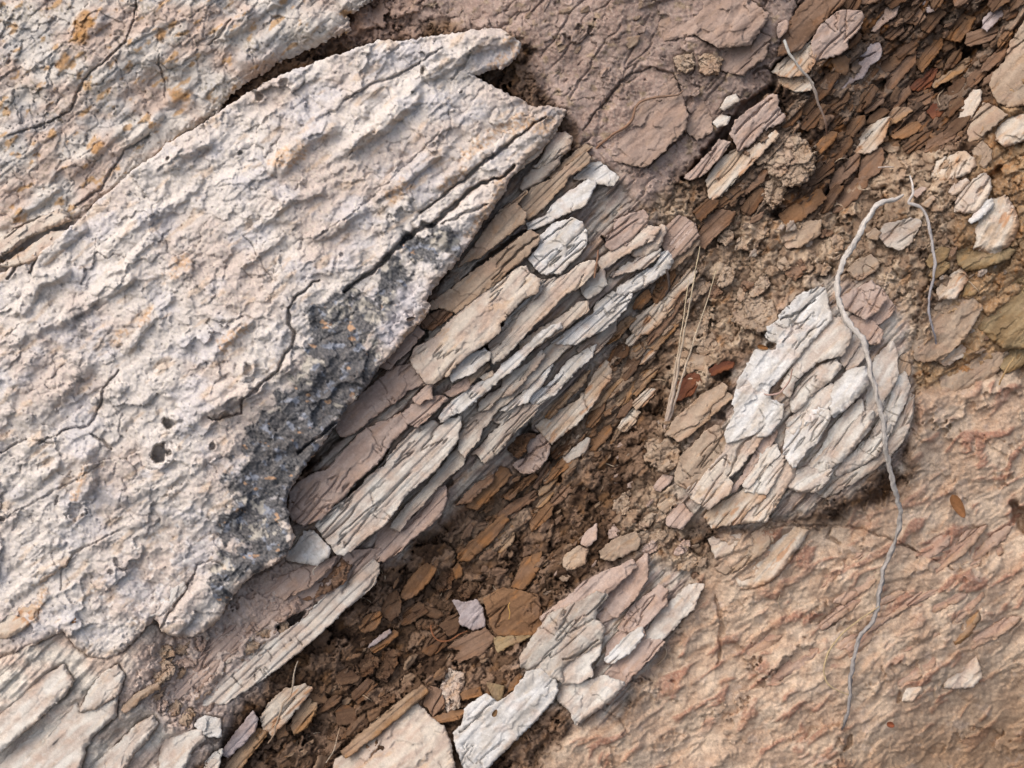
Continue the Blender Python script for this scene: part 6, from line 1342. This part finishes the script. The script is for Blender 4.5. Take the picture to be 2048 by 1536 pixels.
stem('twig', [(1189, 555, 128), (1192, 540, 134), (1194, 522, 136), (1197, 500, 128)], [2.2, 2.4, 2.0, 1.4], (150, 116, 92), (136, 100, 78), 'short brown twig pair end standing left of the squared orange-ended bar', 'twig', seed=24, step=2)
stem('rootlet', [(1756, 335, 56), (1770, 334, 60), (1788, 334, 58)], [1.1, 1.3, .9], (206, 190, 176), (190, 172, 156), 'tiny pale straw lying left of the thin white twig', 'rootlet', seed=25, step=2)
stem('rootlet', [(2028, 715, 60), (2012, 740, 62), (1998, 770, 50)], [1.5, 2.0, 1.3], (186, 156, 110), (176, 140, 96), 'straw-coloured bit of stalk at the right edge', 'rootlet', seed=26, step=2)
def grass(pts, wd, label, seed):
    return stem('grass_stalk', pts, [1.35 * q for q in wd], (214, 194, 156), (206, 184, 166), label, 'grass stalk', seed=seed, sides=6, rough=.05, step=4)
grass([(1400, 492, 170), (1388, 560, 160), (1377, 620, 140), (1362, 700, 112), (1350, 770, 84), (1340, 820, 64), (1329, 858, 36)], [.6, .9, 1.1, 1.6, 2.2, 2.4, 1.2], 'longest straight dry grass stalk leaning over the gully', 31)
grass([(1432, 540, 120), (1415, 600, 120), (1396, 655, 116), (1372, 730, 100), (1354, 790, 76), (1341, 830, 56), (1331, 860, 34)], [.5, .7, .9, 1.4, 1.8, 2.2, 1.1], 'dry grass stalk leaning farthest to the right', 32)
grass([(1377, 560, 130), (1368, 630, 124), (1357, 700, 104), (1346, 770, 78), (1336, 820, 58), (1327, 860, 32)], [.5, .8, 1.2, 2.0, 2.4, 1.1], 'thicker dry grass stalk on the left of the three', 33)

rh = random.Random(21)
for k, (x, y) in enumerate([(868, 1128), (905, 1180), (768, 1165), (742, 1205), (985, 1170), (1060, 1120), (700, 1390), (640, 1465), (1235, 930), (1295, 760), (1700, 320), (1765, 205), (1880, 210), (1610, 300), (1930, 560), (1965, 1090), (1560, 1220), (1330, 1290)]):
    a = rh.uniform(0, 6.28); L = rh.uniform(22, 52); pts = []
    for i in range(5):
        pts.append((x, y, gh(x, y) + (3.5 if 0 < i < 4 else 0)))
        x += L / 4 * math.cos(a); y += L / 4 * math.sin(a); a += rh.uniform(-.7, .7)
    lb = where(pts[2][0], pts[2][1], 24, 'pale', 'hair root')
    if lb: stem('rootlet', pts, [.5, .8, .9, .8, .4], (206, 186, 158), (186, 160, 130), lb.replace('small ', 'thin ', 1), 'rootlet', seed=60 + k, group='hair roots in the loose earth', sides=6, step=2.5)

# husk leaves
def leaf(cx, cy, w, L, B, ang, c0, label):
    n = 14; m = 7
    a, b = np.meshgrid(np.linspace(-1, 1, n), np.linspace(-1, 1, m), indexing='ij')
    wid = np.sqrt(np.clip(1 - a ** 2, 0, 1)) * (1 - .25 * a) + .02
    X = a * L / 2; Y = b * wid * B / 2
    Z = 3.0 * (b ** 2) * wid + 2.0 * a ** 2 + .6 * fbm(a * 2, b * 2, 55, 3) + 1
    top = np.stack([X.ravel(), Y.ravel(), Z.ravel()], 1); bot = top - [0, 0, .8]
    idx = np.arange(n * m).reshape(n, m)
    q = np.stack([idx[:-1, :-1].ravel(), idx[1:, :-1].ravel(), idx[1:, 1:].ravel(), idx[:-1, 1:].ravel()], 1)
    e = np.concatenate([q[:, [0, 1]], q[:, [1, 2]], q[:, [2, 3]], q[:, [3, 0]]]); N = n * m
    be = e[~np.isin(e[:, 0] * N + e[:, 1], e[:, 1] * N + e[:, 0])]
    side = np.stack([be[:, 1], be[:, 0], be[:, 0] + N, be[:, 1] + N], 1)
    C = np.broadcast_to(C3(c0), (2 * N, 3)) * (1 - .25 * np.abs(np.concatenate([b.ravel()] * 2))[:, None])
    me = make_mesh('leaf', np.concatenate([top, bot]) * S, [q, q[:, ::-1] + N, side], C, MAT_WOOD)
    o = add('dry_leaf', me, label, 'leaf')
    o.matrix_world = Matrix.Translation(Vector(P(np.array([cx]), np.array([cy]), np.array([w]))[0])) @ frame(ang, 0, .25)
leaf(1916, 1012, 34, 52, 20, -62, (142, 98, 62), 'small curled brown leaf stuck on the pinkish rock near the right edge')
leaf(989, 1425, 92, 16, 9, 62, (142, 108, 72), 'tiny brown husk lying on the white flat slab')
leaf(1525, 694, 74, 22, 9, -15, (150, 104, 62), 'tiny tan husk in the round hole beside the greenish-white slab')
leaf(822, 637, 198, 18, 7, 12, (104, 88, 78), 'tiny dark husk at the white patch on the edge of the huge slab')
leaf(1781, 1448, 20, 16, 12, -30, (146, 84, 56), 'small brick-brown flake on the bare rock right of the root end')
